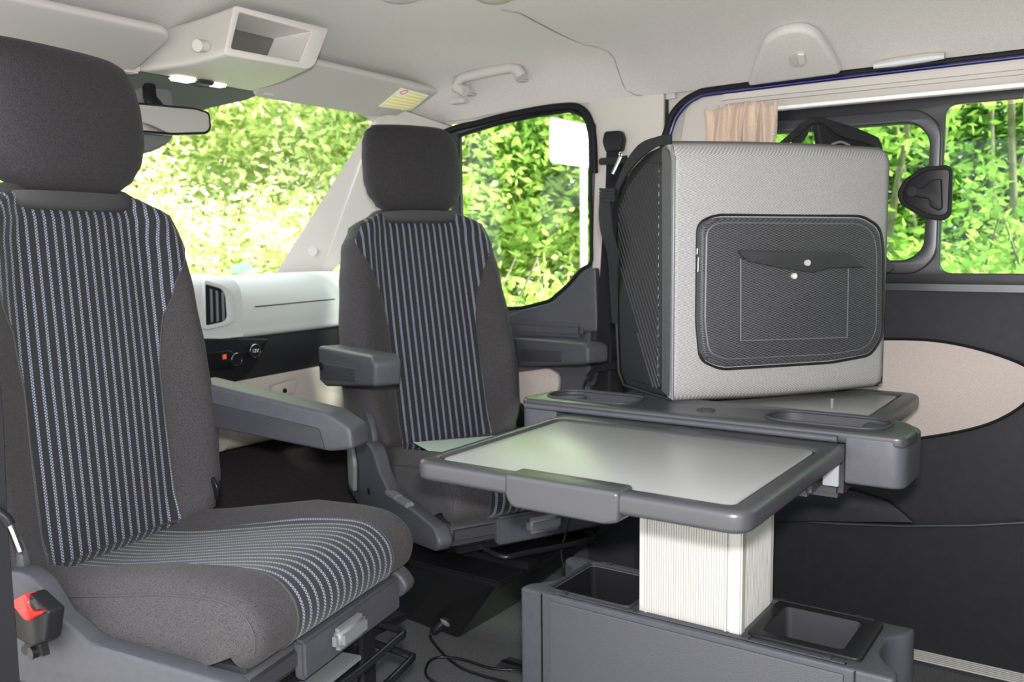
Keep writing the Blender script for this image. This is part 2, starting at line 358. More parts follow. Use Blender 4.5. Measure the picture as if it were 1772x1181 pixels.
# toe board slope and dark carpet of the cab
mesh('floor_toe_board', [(-.97, 2.0, .002), (.84, 2.0, .002), (.84, 2.62, .42), (-.97, 2.62, .42)], [(0, 1, 2, 3)], m_carpet2)['kind'] = 'structure'
bpy.data.objects['floor_toe_board'].name = 'floor_front'
# ceiling
def zc(x, y):
    e = 5+8*min(1, max(0, (y-1.15)/.25))
    z = 1.665-.155*min(1.0, (x/.83 if x > 0 else -x/.97))**e
    if y > 1.75: z -= .115*((y-1.75)/.42)**1.5
    return max(z, 1.50)
def hit(px_, py_, gap=0.0015):             # where a sight line meets the headliner
    d = ray(px_, py_); t = .3
    while t < 5:
        p = CAM+d*t
        if p.z >= zc(p.x, p.y) or p.x > .83: return Vector((p.x, p.y, zc(min(p.x, .83), p.y)-gap))
        t += .002
    return CAM+d
rows = []
for i in range(60):
    y = -1.9+4.1*i/59
    rows.append([Vector((-.97+1.80*j/64, y, zc(-.97+1.80*j/64, y))) for j in range(65)])
o = grid('ceiling', rows, m_headliner); o['kind'] = 'structure'
tag(boxm('roof', (-1.02, -1.95, 1.68), (.90, 2.24, 1.70), m_headliner, bev=0), kind='structure')
tag(boxm('roof_side', (.885, 1.15, 1.59), (.90, 2.24, 1.70), m_headliner, bev=0), kind='structure')
tag(boxm('roof_rail', (.885, -1.95, 1.46), (.90, 1.15, 1.70), m_headliner, bev=0), kind='structure')
seam = [hit(*q, .0) for q in ((868, 16), (900, 22), (960, 54), (1010, 76), (1035, 81), (1052, 88), (1062, 98), (1068, 115), (1076, 140), (1084, 155), (1100, 163), (1115, 165))]
sq = [(868, 16), (900, 22), (930, 38), (960, 54), (985, 66), (1010, 76), (1035, 81), (1052, 88), (1062, 98), (1068, 115), (1076, 140), (1084, 155), (1100, 163), (1115, 165)]
seam = [hit(a[0]+(b[0]-a[0])*t/4, a[1]+(b[1]-a[1])*t/4, .001) for a, b in zip(sq, sq[1:]) for t in range(4)]
o = tube('trim_1', seam, .0019, M('seam_gap', (.24, .22, .20), .9), smooth=0, n=6); o['kind'] = 'structure'
# side wall planes (x = const, looking towards -x): e1 = -y, e2 = z  ->  n = -x
def wallpl(x): return Pl((x, 0, 0), (0, -1, 0), (0, 0, 1))
W84, W82, W80, W78 = wallpl(.84), wallpl(.82), wallpl(.80), wallpl(.78)
def yz(L): return [(-y, z) for y, z in L]
# sliding door: lower panel with ledge
door = plate('wall_right', W84, yz([(1.16, -.06), (1.16, .955), (-1.9, .99), (-1.9, -.06)]), .03, m_door, bev=.004); door['kind'] = 'structure'
o = boxm('window_ledge', (.80, -1.9, .955), (.86, 1.13, .972), m_doorled, bev=.006); o.name = 'trim_2'; o['kind'] = 'structure'
# window surround (black), opening and fixed panes
hole1 = rnd(W84.pts([(1310, 222), (1585, 212), (1603, 240), (1600, 440), (1570, 452), (1310, 452)]), .03)
h1 = yz([(.96, 1.035), (.96, 1.372), (.47, 1.372), (.432, 1.335), (.438, 1.06), (.475, 1.03)]); h1 = rnd(h1, [.03, .03, .035, .03, .03, .035])
h2 = rnd(yz([(.402, .998), (.402, 1.41), (-.7, 1.41), (-.7, 1.0)]), .03)
o = plate('window_1', W84, yz([(1.07, .965), (1.07, 1.435), (-1.9, 1.435), (-1.9, .965)]), .02, m_black, holes=[h1, h2], bev=.002); o['kind'] = 'structure'
g = plate('window_2', W84, yz([(1.0, 1.0), (1.0, 1.40), (-.8, 1.40), (-.8, 1.0)]), .003, m_glass_d, off=-.012); g['kind'] = 'structure'
# raised frame of the sliding pane
fo = rnd(yz([(1.0, .995), (1.0, 1.405), (.455, 1.405), (.405, 1.36), (.405, 1.04), (.45, .995)]), [.03, .03, .05, .04, .04, .05])
o = plate('window_3', W84, fo, .016, M('satin_black_frame', (.022, .022, .027), .35), holes=[h1], bev=.005, off=.014); o['kind'] = 'structure'
# catch on the sliding pane
ct = thing('window_catch', on(0, .80, 1620, 378), 'black pivoting catch on the frame of the sliding door window', 'catch')
plate('catch_plate', W80, rnd(W80.pts([(1648, 292), (1640, 288), (1600, 292), (1570, 312), (1557, 335), (1562, 352), (1600, 374), (1632, 380), (1646, 372)]), .01), .03, m_black, ct, bev=.005, off=.012)
plate('rim', W80, rnd(W80.pts([(1650, 294), (1642, 286), (1598, 290), (1567, 311), (1554, 335), (1560, 354), (1598, 377), (1634, 383), (1648, 374)]), .01), .006, m_rubber, ct, holes=[rnd(W80.pts([(1644, 298), (1638, 293), (1602, 297), (1574, 315), (1563, 336), (1567, 349), (1602, 369), (1630, 374), (1641, 368)]), .01)], off=.016, bev=.002)
plate('lever', W80, rnd(W80.pts([(1632, 310), (1615, 313), (1598, 327), (1580, 328), (1576, 338), (1598, 343), (1610, 345), (1612, 358), (1628, 366), (1634, 360)]), .004), .014, M('catch_lever_plastic', (.012, .012, .014), .5, spec=.2), ct, off=.028, bev=.003)
tube('pivot', [W80.w(*W80.px(1583, 333), .02), W80.w(*W80.px(1583, 333), .031)], .012, m_black, ct, n=20)
# beige upper trim of the door with the chrome-white curtain rail
o = plate('trim_3', W84, yz([(1.10, 1.36), (1.085, 1.46), (1.04, 1.50), (-1.9, 1.52), (-1.9, 1.43), (.99, 1.432), (.99, 1.0), (1.10, 1.0)]), .02, m_beige, off=.008, bev=.006); o['kind'] = 'structure'
o = boxm('trim_4', (.812, -.9, 1.462), (.85, .97, 1.498), m_beige, bev=.010); o['kind'] = 'structure'
rail = tube('curtain_rail', [(.815, .985, 1.437), (.815, -.85, 1.437)], .006, m_white); tag(rail, 'white curtain rail along the top of the sliding door windows', 'rail')
# door seal and blue painted edge
sl = [(1.155, .3), (1.155, 1.0), (1.15, 1.33), (1.135, 1.41), (1.11, 1.46), (1.05, 1.497), (.95, 1.506), (.4, 1.512), (-.9, 1.52)]
o = tube('trim_5', [(.828, a, b) for a, b in sl], .0105, m_rubber, smooth=6); o['kind'] = 'structure'
o = tube('trim_6', [(.822, a-(.013 if b < 1.49 else .004), b-(.002 if b < 1.4 else .011)) for a, b in sl], .006, m_blue, smooth=6); o['kind'] = 'structure'
# light beige leaf shaped inlay, pocket and moulding
el = W82.pts([(1200, 640), (1300, 610), (1420, 592), (1530, 587), (1620, 590), (1700, 606), (1772, 632), (1790, 655), (1780, 690), (1740, 720), (1680, 742), (1580, 759), (1450, 770), (1300, 770), (1210, 700)])
o = plate('trim_7', W82, [v.xy for v in catmull([Vector((p.x, p.y, 0)) for p in el], 5, True)], .012, m_doorbg, off=.008, bev=.003); o['kind'] = 'structure'
o = tube('trim_8', [W82.w(v.x, v.y, .006) for v in catmull([Vector((p.x, p.y, 0)) for p in el], 5, True)], .004, m_black, closed=True, n=6); o['kind'] = 'structure'
pk = W82.pts([(1330, 902), (1310, 850), (1400, 838), (1480, 848), (1540, 868), (1562, 885), (1586, 906)])
o = plate('trim_9', W82, rnd(pk, .01), .016, m_door, off=.012, bev=.005); o['kind'] = 'structure'
o = tube('trim_10', [on(0, .815, *q) for q in ((1260, 892), (1330, 899), (1450, 907), (1560, 911), (1680, 910), (1772, 905), (1900, 895))], [.004]*7, m_doorled, n=8); o['kind'] = 'structure'
# step plate
st = thing('sill_plate', (.80, .3, .0), 'ribbed aluminium step plate along the foot of the sliding door', 'sill plate')
boxm('base', (.775, -.6, .0), (.85, 1.1, .008), m_dgrey, st, bev=.002)
for i in range(6): boxm('rib', (.782+i*.011, -.6, .008), (.789+i*.011, 1.1, .012), m_alu, st, bev=.001, seg=1)
# B pillar
o = plate('wall_pillar', W84, yz([(1.15, .0), (1.15, 1.52), (1.40, 1.52), (1.40, .0)]), .03, m_dgrey); o.name = 'wall_right_pillar'; o['kind'] = 'structure'
o = plate('trim_11', W84, rnd(yz([(1.148, .98), (1.148, 1.515), (1.40, 1.515), (1.385, .98)]), .01), .012, m_beige, off=.011, bev=.003); o['kind'] = 'structure'
o = plate('wall_right_top', wallpl(.868), yz([(2.2, 1.495), (2.2, 1.60), (-1.9, 1.60), (-1.9, 1.50), (.95, 1.50), (1.05, 1.40), (1.05, .95), (1.30, .95), (1.30, 1.495)]), .012, m_beige, off=0); o['kind'] = 'structure'
o = plate('wall_right_header', wallpl(.845), yz([(2.3, 1.497), (2.3, 1.60), (1.12, 1.60), (1.12, 1.497)]), .012, m_headliner, off=0); o['kind'] = 'structure'
# front door
wh = W82.pts([(1022, 237), (1014, 203), (990, 191), (930, 200), (860, 215), (797, 234)])+[Vector((-2.3, 1.33)), Vector((-2.62, 1.05)), Vector((-2.6, .93)), Vector((-1.9, .86))]+W82.pts([(905, 533), (952, 521), (985, 492), (1006, 466), (1024, 458)])
fd = yz([(1.40, .0), (1.385, 1.0), (1.37, 1.44), (1.43, 1.50), (1.60, 1.50), (1.85, 1.475), (2.0, 1.445), (2.35, 1.34), (2.75, 1.05), (2.75, .0)])
o = plate('door_1', W82, fd, .03, m_grey, holes=[rnd(wh, .02)], bev=.004); o['kind'] = 'structure'
tube('trim_12', [W82.w(p.x, p.y, .002) for p in rnd(wh, .02)], .006, m_rubber, closed=True, n=8)['kind'] = 'structure'
so2 = W82.pts([(1030, 300), (1026, 225), (1008, 189), (970, 185), (900, 196), (830, 213), (757, 237)])
tube('trim_13', [W82.w(p.x, p.y, .004) for p in so2]+[(.82, 2.35, 1.29)], .011, m_rubber, smooth=5)['kind'] = 'structure'
g = plate('window_4', W82, yz([(1.36, .84), (1.36, 1.49), (2.0, 1.46), (2.7, 1.0), (2.7, .84)]), .003, m_glass_s, off=-.015); g['kind'] = 'structure'
dv = W82.pts([(776, 246), (796, 234), (803, 330), (806, 420), (790, 420)])
boxm('trim_14', (.812, 1.885, .86), (.832, 1.925, 1.455), m_black, bev=.003)['kind'] = 'structure'
# top ledge and mirror-shaped rise of the front door, armrest and beige inlay
lp = W80.pts([(880, 545), (905, 536), (955, 524), (990, 496), (1010, 470), (1030, 463), (1034, 575), (880, 575)])
o = plate('trim_15', W80, rnd(lp, .01), .03, m_grey, off=.0, bev=.006); o['kind'] = 'structure'
o = boxm('trim_16', (.785, 1.40, .79), (.82, 2.55, .835), m_grey, bev=.012); o['kind'] = 'structure'
o = plate('trim_17', W80, rnd(W80.pts([(860, 650), (950, 637), (968, 650), (966, 680), (950, 702), (925, 716), (860, 722)]), .02), .02, m_doorbg, bev=.004, off=.004); o['kind'] = 'structure'
# left side: B pillar edge and driver's door
tag(boxm('wall_left_pillar', (-1.0, 1.75, 0), (-.965, 1.90, 1.53), m_black, bev=.01), kind='structure')
tag(boxm('wall_left', (-1.0, -1.9, 0), (-.965, -.75, 1.53), m_dgrey, bev=.0), kind='structure')
tag(boxm('wall_left_header', (-1.0, -1.9, 1.50), (-.968, 2.24, 1.69), m_beige, bev=.0), kind='structure')
tag(boxm('wall_rear', (-.97, -1.93, 0), (.86, -1.9, 1.66), m_dgrey, bev=.0), kind='structure')
WL = Pl((-.965, 0, 0), (0, 1, 0), (0, 0, 1))
tag(plate('door_2', WL, [(1.90, 0), (2.75, 0), (2.75, 1.0), (2.2, 1.48), (1.90, 1.5)], .03, m_dgrey, holes=[rnd([(1.95, .95), (2.6, .97), (2.15, 1.42), (1.95, 1.43)], .03)]), kind='structure')
# A pillars
for sx in (1, -1):
    a = [(sx*.735, 2.74, .97), (sx*.735, 2.19, 1.525), (sx*.70, 2.12, 1.56), (sx*.825, 1.93, 1.48), (sx*.83, 2.62, .90)]
    if sx < 0: a = [(x-.13, y, z) for x, y, z in a]
    b = [(x+sx*.03, y+.02, z+.01) for x, y, z in a]
    # walk the outline: windscreen side, top, door side
    mesh('wall_right_front_pillar' if sx > 0 else 'wall_left_front_pillar', a+b, [(0, 1, 2, 3, 4), (9, 8, 7, 6, 5)]+[(i, (i+1) % 5, (i+1) % 5+5, i+5) for i in range(5)], m_beige, smooth=False)['kind'] = 'structure'
c = on(0, .775, 541, 435); tube('pillar_cap', [c+Vector((-.004, -.004, 0)), c+Vector((.02, .01, 0))], .018, m_beige, n=24); tag(bpy.data.objects['pillar_cap'], 'small round cap set in the beige windscreen pillar', 'cap')
# header + windscreen
tag(boxm('trim_18', (-.97, 2.12, 1.545), (.84, 2.22, 1.60), m_headliner, bev=.02), kind='structure')
mesh('window_5', [(-.90, 2.86, .93), (.78, 2.86, .93), (.74, 2.16, 1.553), (-.86, 2.16, 1.553)], [(0, 1, 2, 3)], m_glass_f)['kind'] = 'structure'
# black band and sticker on the glass
gn = Vector((0, -.60, -.675)).normalized()
gp = Pl((0, 2.86, .93), (1, 0, 0), (0, -.675, .60))
bd = gp.pts([(200, 120), (470, 140), (452, 160), (425, 172), (360, 186), (310, 204), (200, 215)])
o = plate('trim_19', gp, rnd(bd, .01), .002, M('dotted_black_band', (.09, .105, .09), .4), off=.003); o['kind'] = 'structure'
sc_ = gp.px(417, 463); stk = plate('sticker', gp, [(sc_.x+.052*math.cos(t*math.pi/16), sc_.y+.030*math.sin(t*math.pi/16)) for t in range(32)], .001, M('pale_sticker', (.62, .80, .70), .5), off=.004); tag(stk, 'pale round sticker low on the windscreen above the dashboard', 'sticker')

# ------------------------------------------------------------------ dashboard
db = thing('dashboard', (0, 2.5, .4), 'grey dashboard with a dark middle band and beige glove box', 'dashboard')
def loft(name, prof, x0, x1, mat, parent, nx=24, yoff=lambda x: 0, **k):
    rows = [[Vector((x0+(x1-x0)*i/nx, y+yoff(x0+(x1-x0)*i/nx), z)) for y, z in prof] for i in range(nx+1)]
    return grid(name, rows, mat, parent, closeu=True, cap=True, **k)
def sm(prof, n=5):
    return [(v.x, v.y) for v in catmull([Vector((a, b, 0)) for a, b in prof], n, True)]
yb = lambda x: .05*abs(x)**2
loft('top_pad', sm([(2.88, .90), (2.80, .955), (2.65, .982), (2.50, .988), (2.40, .976), (2.345, .94), (2.32, .89), (2.315, .83), (2.33, .795), (2.45, .80), (2.85, .84)]), -.95, .81, m_dash, db, yoff=yb)
loft('middle_band', sm([(2.35, .805), (2.335, .79), (2.34, .72), (2.37, .65), (2.42, .60), (2.5, .62), (2.5, .80)], 4), -.95, .81, m_dashdk, db, yoff=yb)
gl = loft('glove_box', sm([(2.38, .66), (2.36, .62), (2.35, .52), (2.37, .44), (2.45, .42), (2.5, .45), (2.5, .64)], 4), .20, .81, m_dashbg, db, yoff=lambda x: yb(x)-.015*(x-.5))
D234 = Pl((0, 2.335, 0), (1, 0, 0), (0, 0, 1))
plate('glove_box_catch', D234, rnd([(v.x, v.y) for v in D234.pts([(468, 668), (514, 655), (506, 680), (468, 690)])], .008), .02, m_dashbg, db, off=.012, bev=.003)
q = D234.px(488, 676); tube('lock', [D234.w(q.x, q.y, .008), D234.w(q.x, q.y, .016)], .008, m_black, db, n=16)
tube('seam', [D234.w(D234.px(a, b).x, D234.px(a, b).y, .012) for a, b in ((437, 531), (480, 527), (530, 522), (575, 518))], .0022, m_dgrey, db, n=6)
# centre stack
D228 = Pl((0, 2.285, 0), (1, 0, 0), (0, 0, 1))
loft('centre_stack', sm([(2.5, .985), (2.40, .992), (2.33, .985), (2.295, .955), (2.287, .90), (2.29, .82), (2.31, .80), (2.5, .80)], 4), -.23, .215, m_dash, db, nx=10)
vo = rnd(D228.pts([(350, 484), (385, 494), (402, 510), (406, 552), (397, 562), (352, 572)]), .012)
vi = rnd(D228.pts([(352, 492), (381, 500), (388, 512), (391, 550), (384, 557), (352, 564)]), .01)
plate('vent_frame', D228, vo, .016, m_dash, db, holes=[vi], off=.010, bev=.003)
plate('vent_back', D228, vi, .004, m_black, db, off=.004)
for i, xx in enumerate((361, 371, 381)): plate('vent_vane', D228, D228.pts([(xx, 500+i*3), (xx+3, 501+i*3), (xx+5, 556-i*1), (xx+2, 558-i)]), .012, m_lgrey, db, off=.010, bev=.001)
plate('control_panel', D228, rnd(D228.pts([(340, 586), (466, 587), (436, 640), (412, 660), (340, 664)]), .008), .05, m_black, db, off=.0, bev=.004)
plate('knob_panel', D228, rnd(D228.pts([(350, 612), (395, 606), (412, 616), (412, 632), (398, 640), (352, 642)]), .008), .012, m_blackmetal, db, off=.008, bev=.003)
for nm, (cx_, cy_), r_ in (('heater_knob', (402, 622), .021), ('power_socket', (434, 607), .022)):
    q = D228.px(cx_, cy_); k2 = tube(nm, [D228.w(q.x, q.y, .0), D228.w(q.x, q.y, .022)], r_, m_black, db, n=24)
    tube('ring', [D228.w(q.x+r_*.92*math.cos(t/12*math.pi), q.y+r_*.92*math.sin(t/12*math.pi), .022) for t in range(24)], .0022, m_steel, k2 if False else db, n=6, closed=True)
def text(body, loc, size, e1, e2, mat, parent, name='lettering'):
    cu = bpy.data.curves.new('t', 'FONT'); cu.body = body; cu.size = size; cu.extrude = .0003; cu.align_x = 'CENTER'; cu.align_y = 'CENTER'
    ob = bpy.data.objects.new('t', cu); col.objects.link(ob); me = bpy.data.meshes.new_from_object(ob.evaluated_get(bpy.context.evaluated_depsgraph_get()))
    bpy.data.objects.remove(ob); e1 = Vector(e1).normalized(); e2 = Vector(e2).normalized(); n = e1.cross(e2)
    Mx = Matrix(((e1.x, e2.x, n.x, loc[0]), (e1.y, e2.y, n.y, loc[1]), (e1.z, e2.z, n.z, loc[2]), (0, 0, 0, 1))); me.transform(Mx); me.materials.clear()
    return link(name, me, mat, parent, smooth=False)
q = D228.px(434, 607); text('12V', D228.w(q.x, q.y, .0225), .016, (1, 0, 0), (0, 0, 1), m_white, db)
q = D228.px(386, 610); plate('warning_lamp', D228, D228.pts([(382, 614), (388, 613), (388, 621), (382, 622)]), .002, M('orange_mark', (.8, .15, .03), .4), db, off=.011)

# ------------------------------------------------------------------ overhead things
# sun visors
def visor(name, x0, x1, label, sticker=False):
    t = thing(name, ((x0+x1)/2, 2.1, 1.53), label, 'sun visor', 'sun visors')
    e2 = Vector((0, -.20, .078)).normalized(); pl = Pl(((x0+x1)/2, 2.12, 1.522), (1, 0, 0), (0, -e2.y, -e2.z)); pl = Pl(pl.o, (1, 0, 0), e2)   # faces down/back
    hw = (x1-x0)/2
    out = [(-hw, .215), (hw, .215), (hw, .0), (-hw, .0)]
    if sticker: out = [(-hw, .218), (hw, .205), (hw, .06), (hw-.02, .02), (hw-.11, .02), (hw-.13, .0), (-hw, .0)]
    plate('visor_panel', pl, rnd(out, .045, 8), .022, m_visor, t, bev=.008, off=.012)
    return t, pl
t1, pv1 = visor('sun_visor', -.80, -.245, 'beige sun visor folded up above the near headrest'); 
t2, pv2 = visor('sun_visor', .13, .81, 'beige sun visor with a yellow warning label above the windscreen', True)
so3 = [pv2.px(*q, .0125) for q in ((694, 152), (742, 165), (712, 192), (655, 184))]
plate('warning_label', pv2, so3, .0008, M('label_white', (.80, .80, .74), .5), t2, off=.0130)
def lerp(a, b, t): return a*(1-t)+b*t
for i in range(6):
    f0 = .08+i*.155; f1 = f0+.07
    plate('warning_line', pv2, [lerp(lerp(so3[0], so3[3], f), lerp(so3[1], so3[2], f), s) for f, s in ((f0, .04 if i > 1 else .36), (f0, .97), (f1, .97), (f1, .04 if i > 1 else .36))], .0004, M('label_yellow', (.85, .70, .10), .5), t2, off=.0134)
q = pv2.px(699, 159, .0125); tube('warning_ring', [pv2.w(q.x+.0125*math.cos(a*math.pi/10), q.y+.0125*math.sin(a*math.pi/10), .0136) for a in range(20)], .0013, m_red, t2, n=5, closed=True)
c2 = on(1, 2.10, 703, 200); boxm('visor_clip', (c2.x-.018, 2.09, c2.z-.018), (c2.x+.018, 2.125, c2.z+.022), m_visor, t2, bev=.006)
for nm, qq, lb in (('visor_clip', (222, 118), 'small beige clip holding the inner end of the near sun visor'), ('visor_clip', (460, 158), 'small beige clip holding the inner end of the visor over the windscreen')):
    c3 = on(1, 2.10, *qq); tag(boxm(nm, (c3.x-.022, 2.08, c3.z-.012), (c3.x+.022, 2.12, c3.z+.03), m_conplast, bev=.005), lb, 'clip')
# overhead console with open compartment
oc = thing('overhead_console', (0, 1.95, 1.55), 'beige overhead console with an open compartment above the windscreen', 'overhead console')
R1 = Pl((0, 1.75, 0), (1, 0, 0), (0, 0, 1))
A = [R1.px(*q) for q in ((386, 96), (404, 9), (568, 50), (540, 122))]          # rear opening face: bl, tl, tr, br
F = [Vector((-.225, 1.528)), Vector((-.225, 1.62)), Vector((.15, 1.62)), Vector((.15, 1.525))]   # front end at the header
def sect(t):
    y = 1.75+.35*t; q = [A[i].lerp(F[i], t) for i in range(4)]
    r = rnd(q, [.018, .01, .01, .03], 4); return [Vector((p.x, y, p.y-.006*math.sin(t*math.pi))) for p in r]
grid('housing', [sect(t/8) for t in range(9)], m_conplast, oc, closeu=True)
I = [R1.px(*q) for q in ((398, 84), (413, 22), (538, 55), (517, 107))]
plate('bezel', R1, rnd(A, [.018, .01, .01, .03], 4), .012, m_conplast, oc, holes=[rnd(I, .006, 3)], off=.004, bev=.003)
ins = []
for t, sc in ((0, 1.0), (.5, .86), (1, .7)):
    cxy = (I[0]+I[1]+I[2]+I[3])/4; ins.append([Vector((cxy.x+(p.x-cxy.x)*sc, 1.752+.09*t, cxy.y+(p.y-cxy.y)*sc)) for p in rnd(I, .006, 3)])
gi = grid('compartment', ins, M('compartment_lining', (.42, .40, .385), .7), oc, closeu=True)
vsb = [v for v in ins[2]]; mesh('mirror', vsb, [tuple(range(len(vsb)))], M('smoked_mirror', (.16, .155, .15), .12, metal=.6), oc, smooth=False)
q = on(0, -.262, 343, 80); tube('button', [q+Vector((-.006, -.004, 0)), q+Vector((.02, .004, .004))], .014, m_conplast, oc, n=20)
lp1 = on(1, 2.085, 345, 147); m_lit = NT('lit_reading_lamp'); m_lit.b.inputs['Emission Color'].default_value = (1, .86, .68, 1); m_lit.b.inputs['Emission Strength'].default_value = 2.2
boxm('reading_lamp', (lp1.x-.09, 2.05, 1.514), (lp1.x-.03, 2.095, 1.526), m_lit.m, oc, bev=.005)
boxm('reading_lamp', (lp1.x+.03, 2.06, 1.516), (lp1.x+.075, 2.095, 1.526), m_lit.m, oc, bev=.005)
boxm('switch', (lp1.x-.024, 2.05, 1.513), (lp1.x+.024, 2.09, 1.526), m_dgrey, oc, bev=.004)
# rear view mirror
rv = thing('rear_view_mirror', (-.15, 2.14, 1.45), 'rear-view mirror with a black rim hanging at the windscreen', 'mirror')
mp = Pl((0, 2.12, 0), (1, 0, 0), (0, 0, 1)); mo = mp.pts([(232, 176), (340, 186), (365, 194), (368, 222), (362, 232), (300, 234), (236, 228)])
plate('mirror_shell', mp, rnd(mo, .012), .03, m_black, rv, bev=.006, off=-.001)
mi = mp.pts([(236, 181), (338, 190), (360, 197), (362, 221), (356, 228), (300, 230), (240, 225)]); plate('mirror_glass', mp, rnd(mi, .01), .002, m_mirror, rv, off=.001)
a_ = mp.px(285, 176); tube('mirror_stem', [(a_.x, 2.145, a_.y-.02), (a_.x+.005, 2.19, a_.y+.015), (a_.x+.01, 2.20, a_.y+.05)], .018, m_black, rv)
sh = thing('sensor_housing', (-.2, 2.2, 1.4), 'grey sensor cover on the windscreen behind the rear-view mirror', 'sensor cover')
plate('cover', Pl((0, 2.20, 0), (1, 0, 0), (0, 0, 1)), rnd(Pl((0, 2.20, 0), (1, 0, 0), (0, 0, 1)).pts([(232, 150), (300, 150), (306, 225), (298, 245), (270, 262), (232, 270)]), .03), .04, m_lgrey, sh, bev=.01)
# grab handle
gh = thing('grab_handle', on(0, .75, 845, 140), 'beige grab handle on the headliner above the passenger door', 'handle')
G = [on(0, .735, *q) for q in ((806, 158), (789, 150), (792, 140), (805, 133), (845, 124), (885, 117), (897, 122), (903, 134))]
tube('grip', G, [.019, .018, .017, .0165, .0165, .0165, .018, .019], m_visor, gh, n=12)
for qq in ((806, 158), (900, 134)):
    c4 = on(0, .76, *qq); boxm('mount', (c4.x-.006, c4.y-.02, c4.z-.012), (c4.x+.05, c4.y+.02, c4.z+.012), m_visor, gh, bev=.006)
c5 = on(0, .74, 790, 175); tag(boxm('screw_cover', (c5.x, c5.y-.03, c5.z-.006), (c5.x+.03, c5.y+.03, c5.z+.006), m_visor, bev=.003), 'small flat beige cover in the headliner below the grab handle', 'cover')
# cabin lamp at the top edge, and passenger mirror beside it
cl = thing('cabin_lamp', on(2, 1.655, 690, 3), 'clear cabin lamp in the headliner at the top edge of the photo', 'lamp')
q = on(2, 1.64, 690, 2); 
def dome(name, c, rx, ry, h, mat, parent, rot=0):
    rows = []
    for i in range(9):
        a = i/8*math.pi/2; rows.append([Vector((c[0]+(rx*math.cos(a)+1e-4)*math.cos(b)*math.cos(rot)-(ry*math.cos(a)+1e-4)*math.sin(b)*math.sin(rot), c[1]+(rx*math.cos(a)+1e-4)*math.cos(b)*math.sin(rot)+(ry*math.cos(a)+1e-4)*math.sin(b)*math.cos(rot), c[2]-h*math.sin(a))) for b in [2*math.pi*j/28 for j in range(28)]])
    return grid(name, rows, mat, parent, closeu=True, cap=True)
dome('lamp_lens', (q.x, q.y, 1.658), .055, .05, .018, m_clear, cl); dome('lamp_base', (q.x, q.y, 1.662), .085, .06, .010, m_conplast, cl)
cm = thing('observation_mirror', on(2, 1.65, 860, 0), 'round beige housing with a dark centre in the headliner at the top edge', 'roof fitting')
q = on(2, 1.64, 860, -6); dome('shell', (q.x, q.y, 1.662), .085, .06, .030, m_conplast, cm, .9); q = on(2, 1.63, 885, -6); dome('dark_insert', (q.x, q.y, 1.640), .03, .025, .012, m_black, cm, .9)
# coat hook dome and roof lamp strip
hd = thing('coat_hook', (.80, .77, 1.55), 'beige moulded coat hook in the headliner above the sliding door', 'coat hook')
e2 = Vector((-.15, 0, .085)).normalized(); hp = Pl((.815, .77, 1.512), (0, -1, 0), e2)
plate('hook_cover', hp, rnd(hp.pts([(1292, 152), (1306, 110), (1322, 72), (1350, 56), (1385, 51), (1412, 60), (1436, 92), (1458, 130)], .014), .02), .03, m_headliner, hd, bev=.012, off=.014, seg=4)
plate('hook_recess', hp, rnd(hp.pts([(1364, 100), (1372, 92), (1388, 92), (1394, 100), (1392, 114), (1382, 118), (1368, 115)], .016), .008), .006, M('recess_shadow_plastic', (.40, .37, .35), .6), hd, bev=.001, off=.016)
plate('hook', hp, rnd(hp.pts([(1379, 92), (1392, 93), (1394, 110), (1384, 112), (1380, 104)], .02), .005), .012, m_conplast, hd, bev=.003, off=.024)
ls = [on(0, .795, *q) for q in ((1512, 115), (1545, 110), (1600, 102), (1634, 98))]
lsr = thing('light_strip', ls[1], 'slim clear lamp strip in the headliner above the sliding door seal', 'lamp')
tube('lens', ls, [.006, .008, .008, .006], m_clear, lsr, n=10); tube('bezel', [p+Vector((.008, 0, .004)) for p in ls], [.008, .012, .012, .008], m_beige, lsr, n=10)
# curtains
def curtain(y0, y1, z1, z0, label, taper=.0):
    rows = []; uv = []
    for i in range(26):
        v = i/25; r = []
        for j in range(121):
            u = j/120; yy = y0+(y1-y0)*u; yy += (((y0+y1)/2)-yy)*taper*v
            fold = .012*math.sin(u*46+1.7*math.sin(v*2.2+u*9))*(0.5+.6*math.sin(v*math.pi*.8+.4)) + .005*math.sin(u*95+v*7)
            r.append(Vector((.772+fold+.012*math.sin(v*9+u*5)*(1-v), yy+.006*math.sin(u*30+v*6), z1+(z0-z1)*v+.005*math.sin(u*46)*(1-v)+.008*math.sin(u*3.1))))
        rows.append(r)
    o = grid('curtain', rows, m_curtain, thick=.0015, ang=80); return tag(o, label, 'curtain', 'curtains')
curtain(1.0, .80, 1.445, 1.08, 'gathered beige curtain bunched at the front end of the sliding door window', .2)
curtain(.222, -.05, 1.455, 1.25, 'gathered beige curtain cut off by the right edge of the photo', -.05)
q = on(0, .752, 1338, 232); tag(tube('press_stud', [q, q+Vector((.006, 0, 0))], .004, m_steel, n=12), 'tiny press stud on the bunched beige curtain', 'press stud')

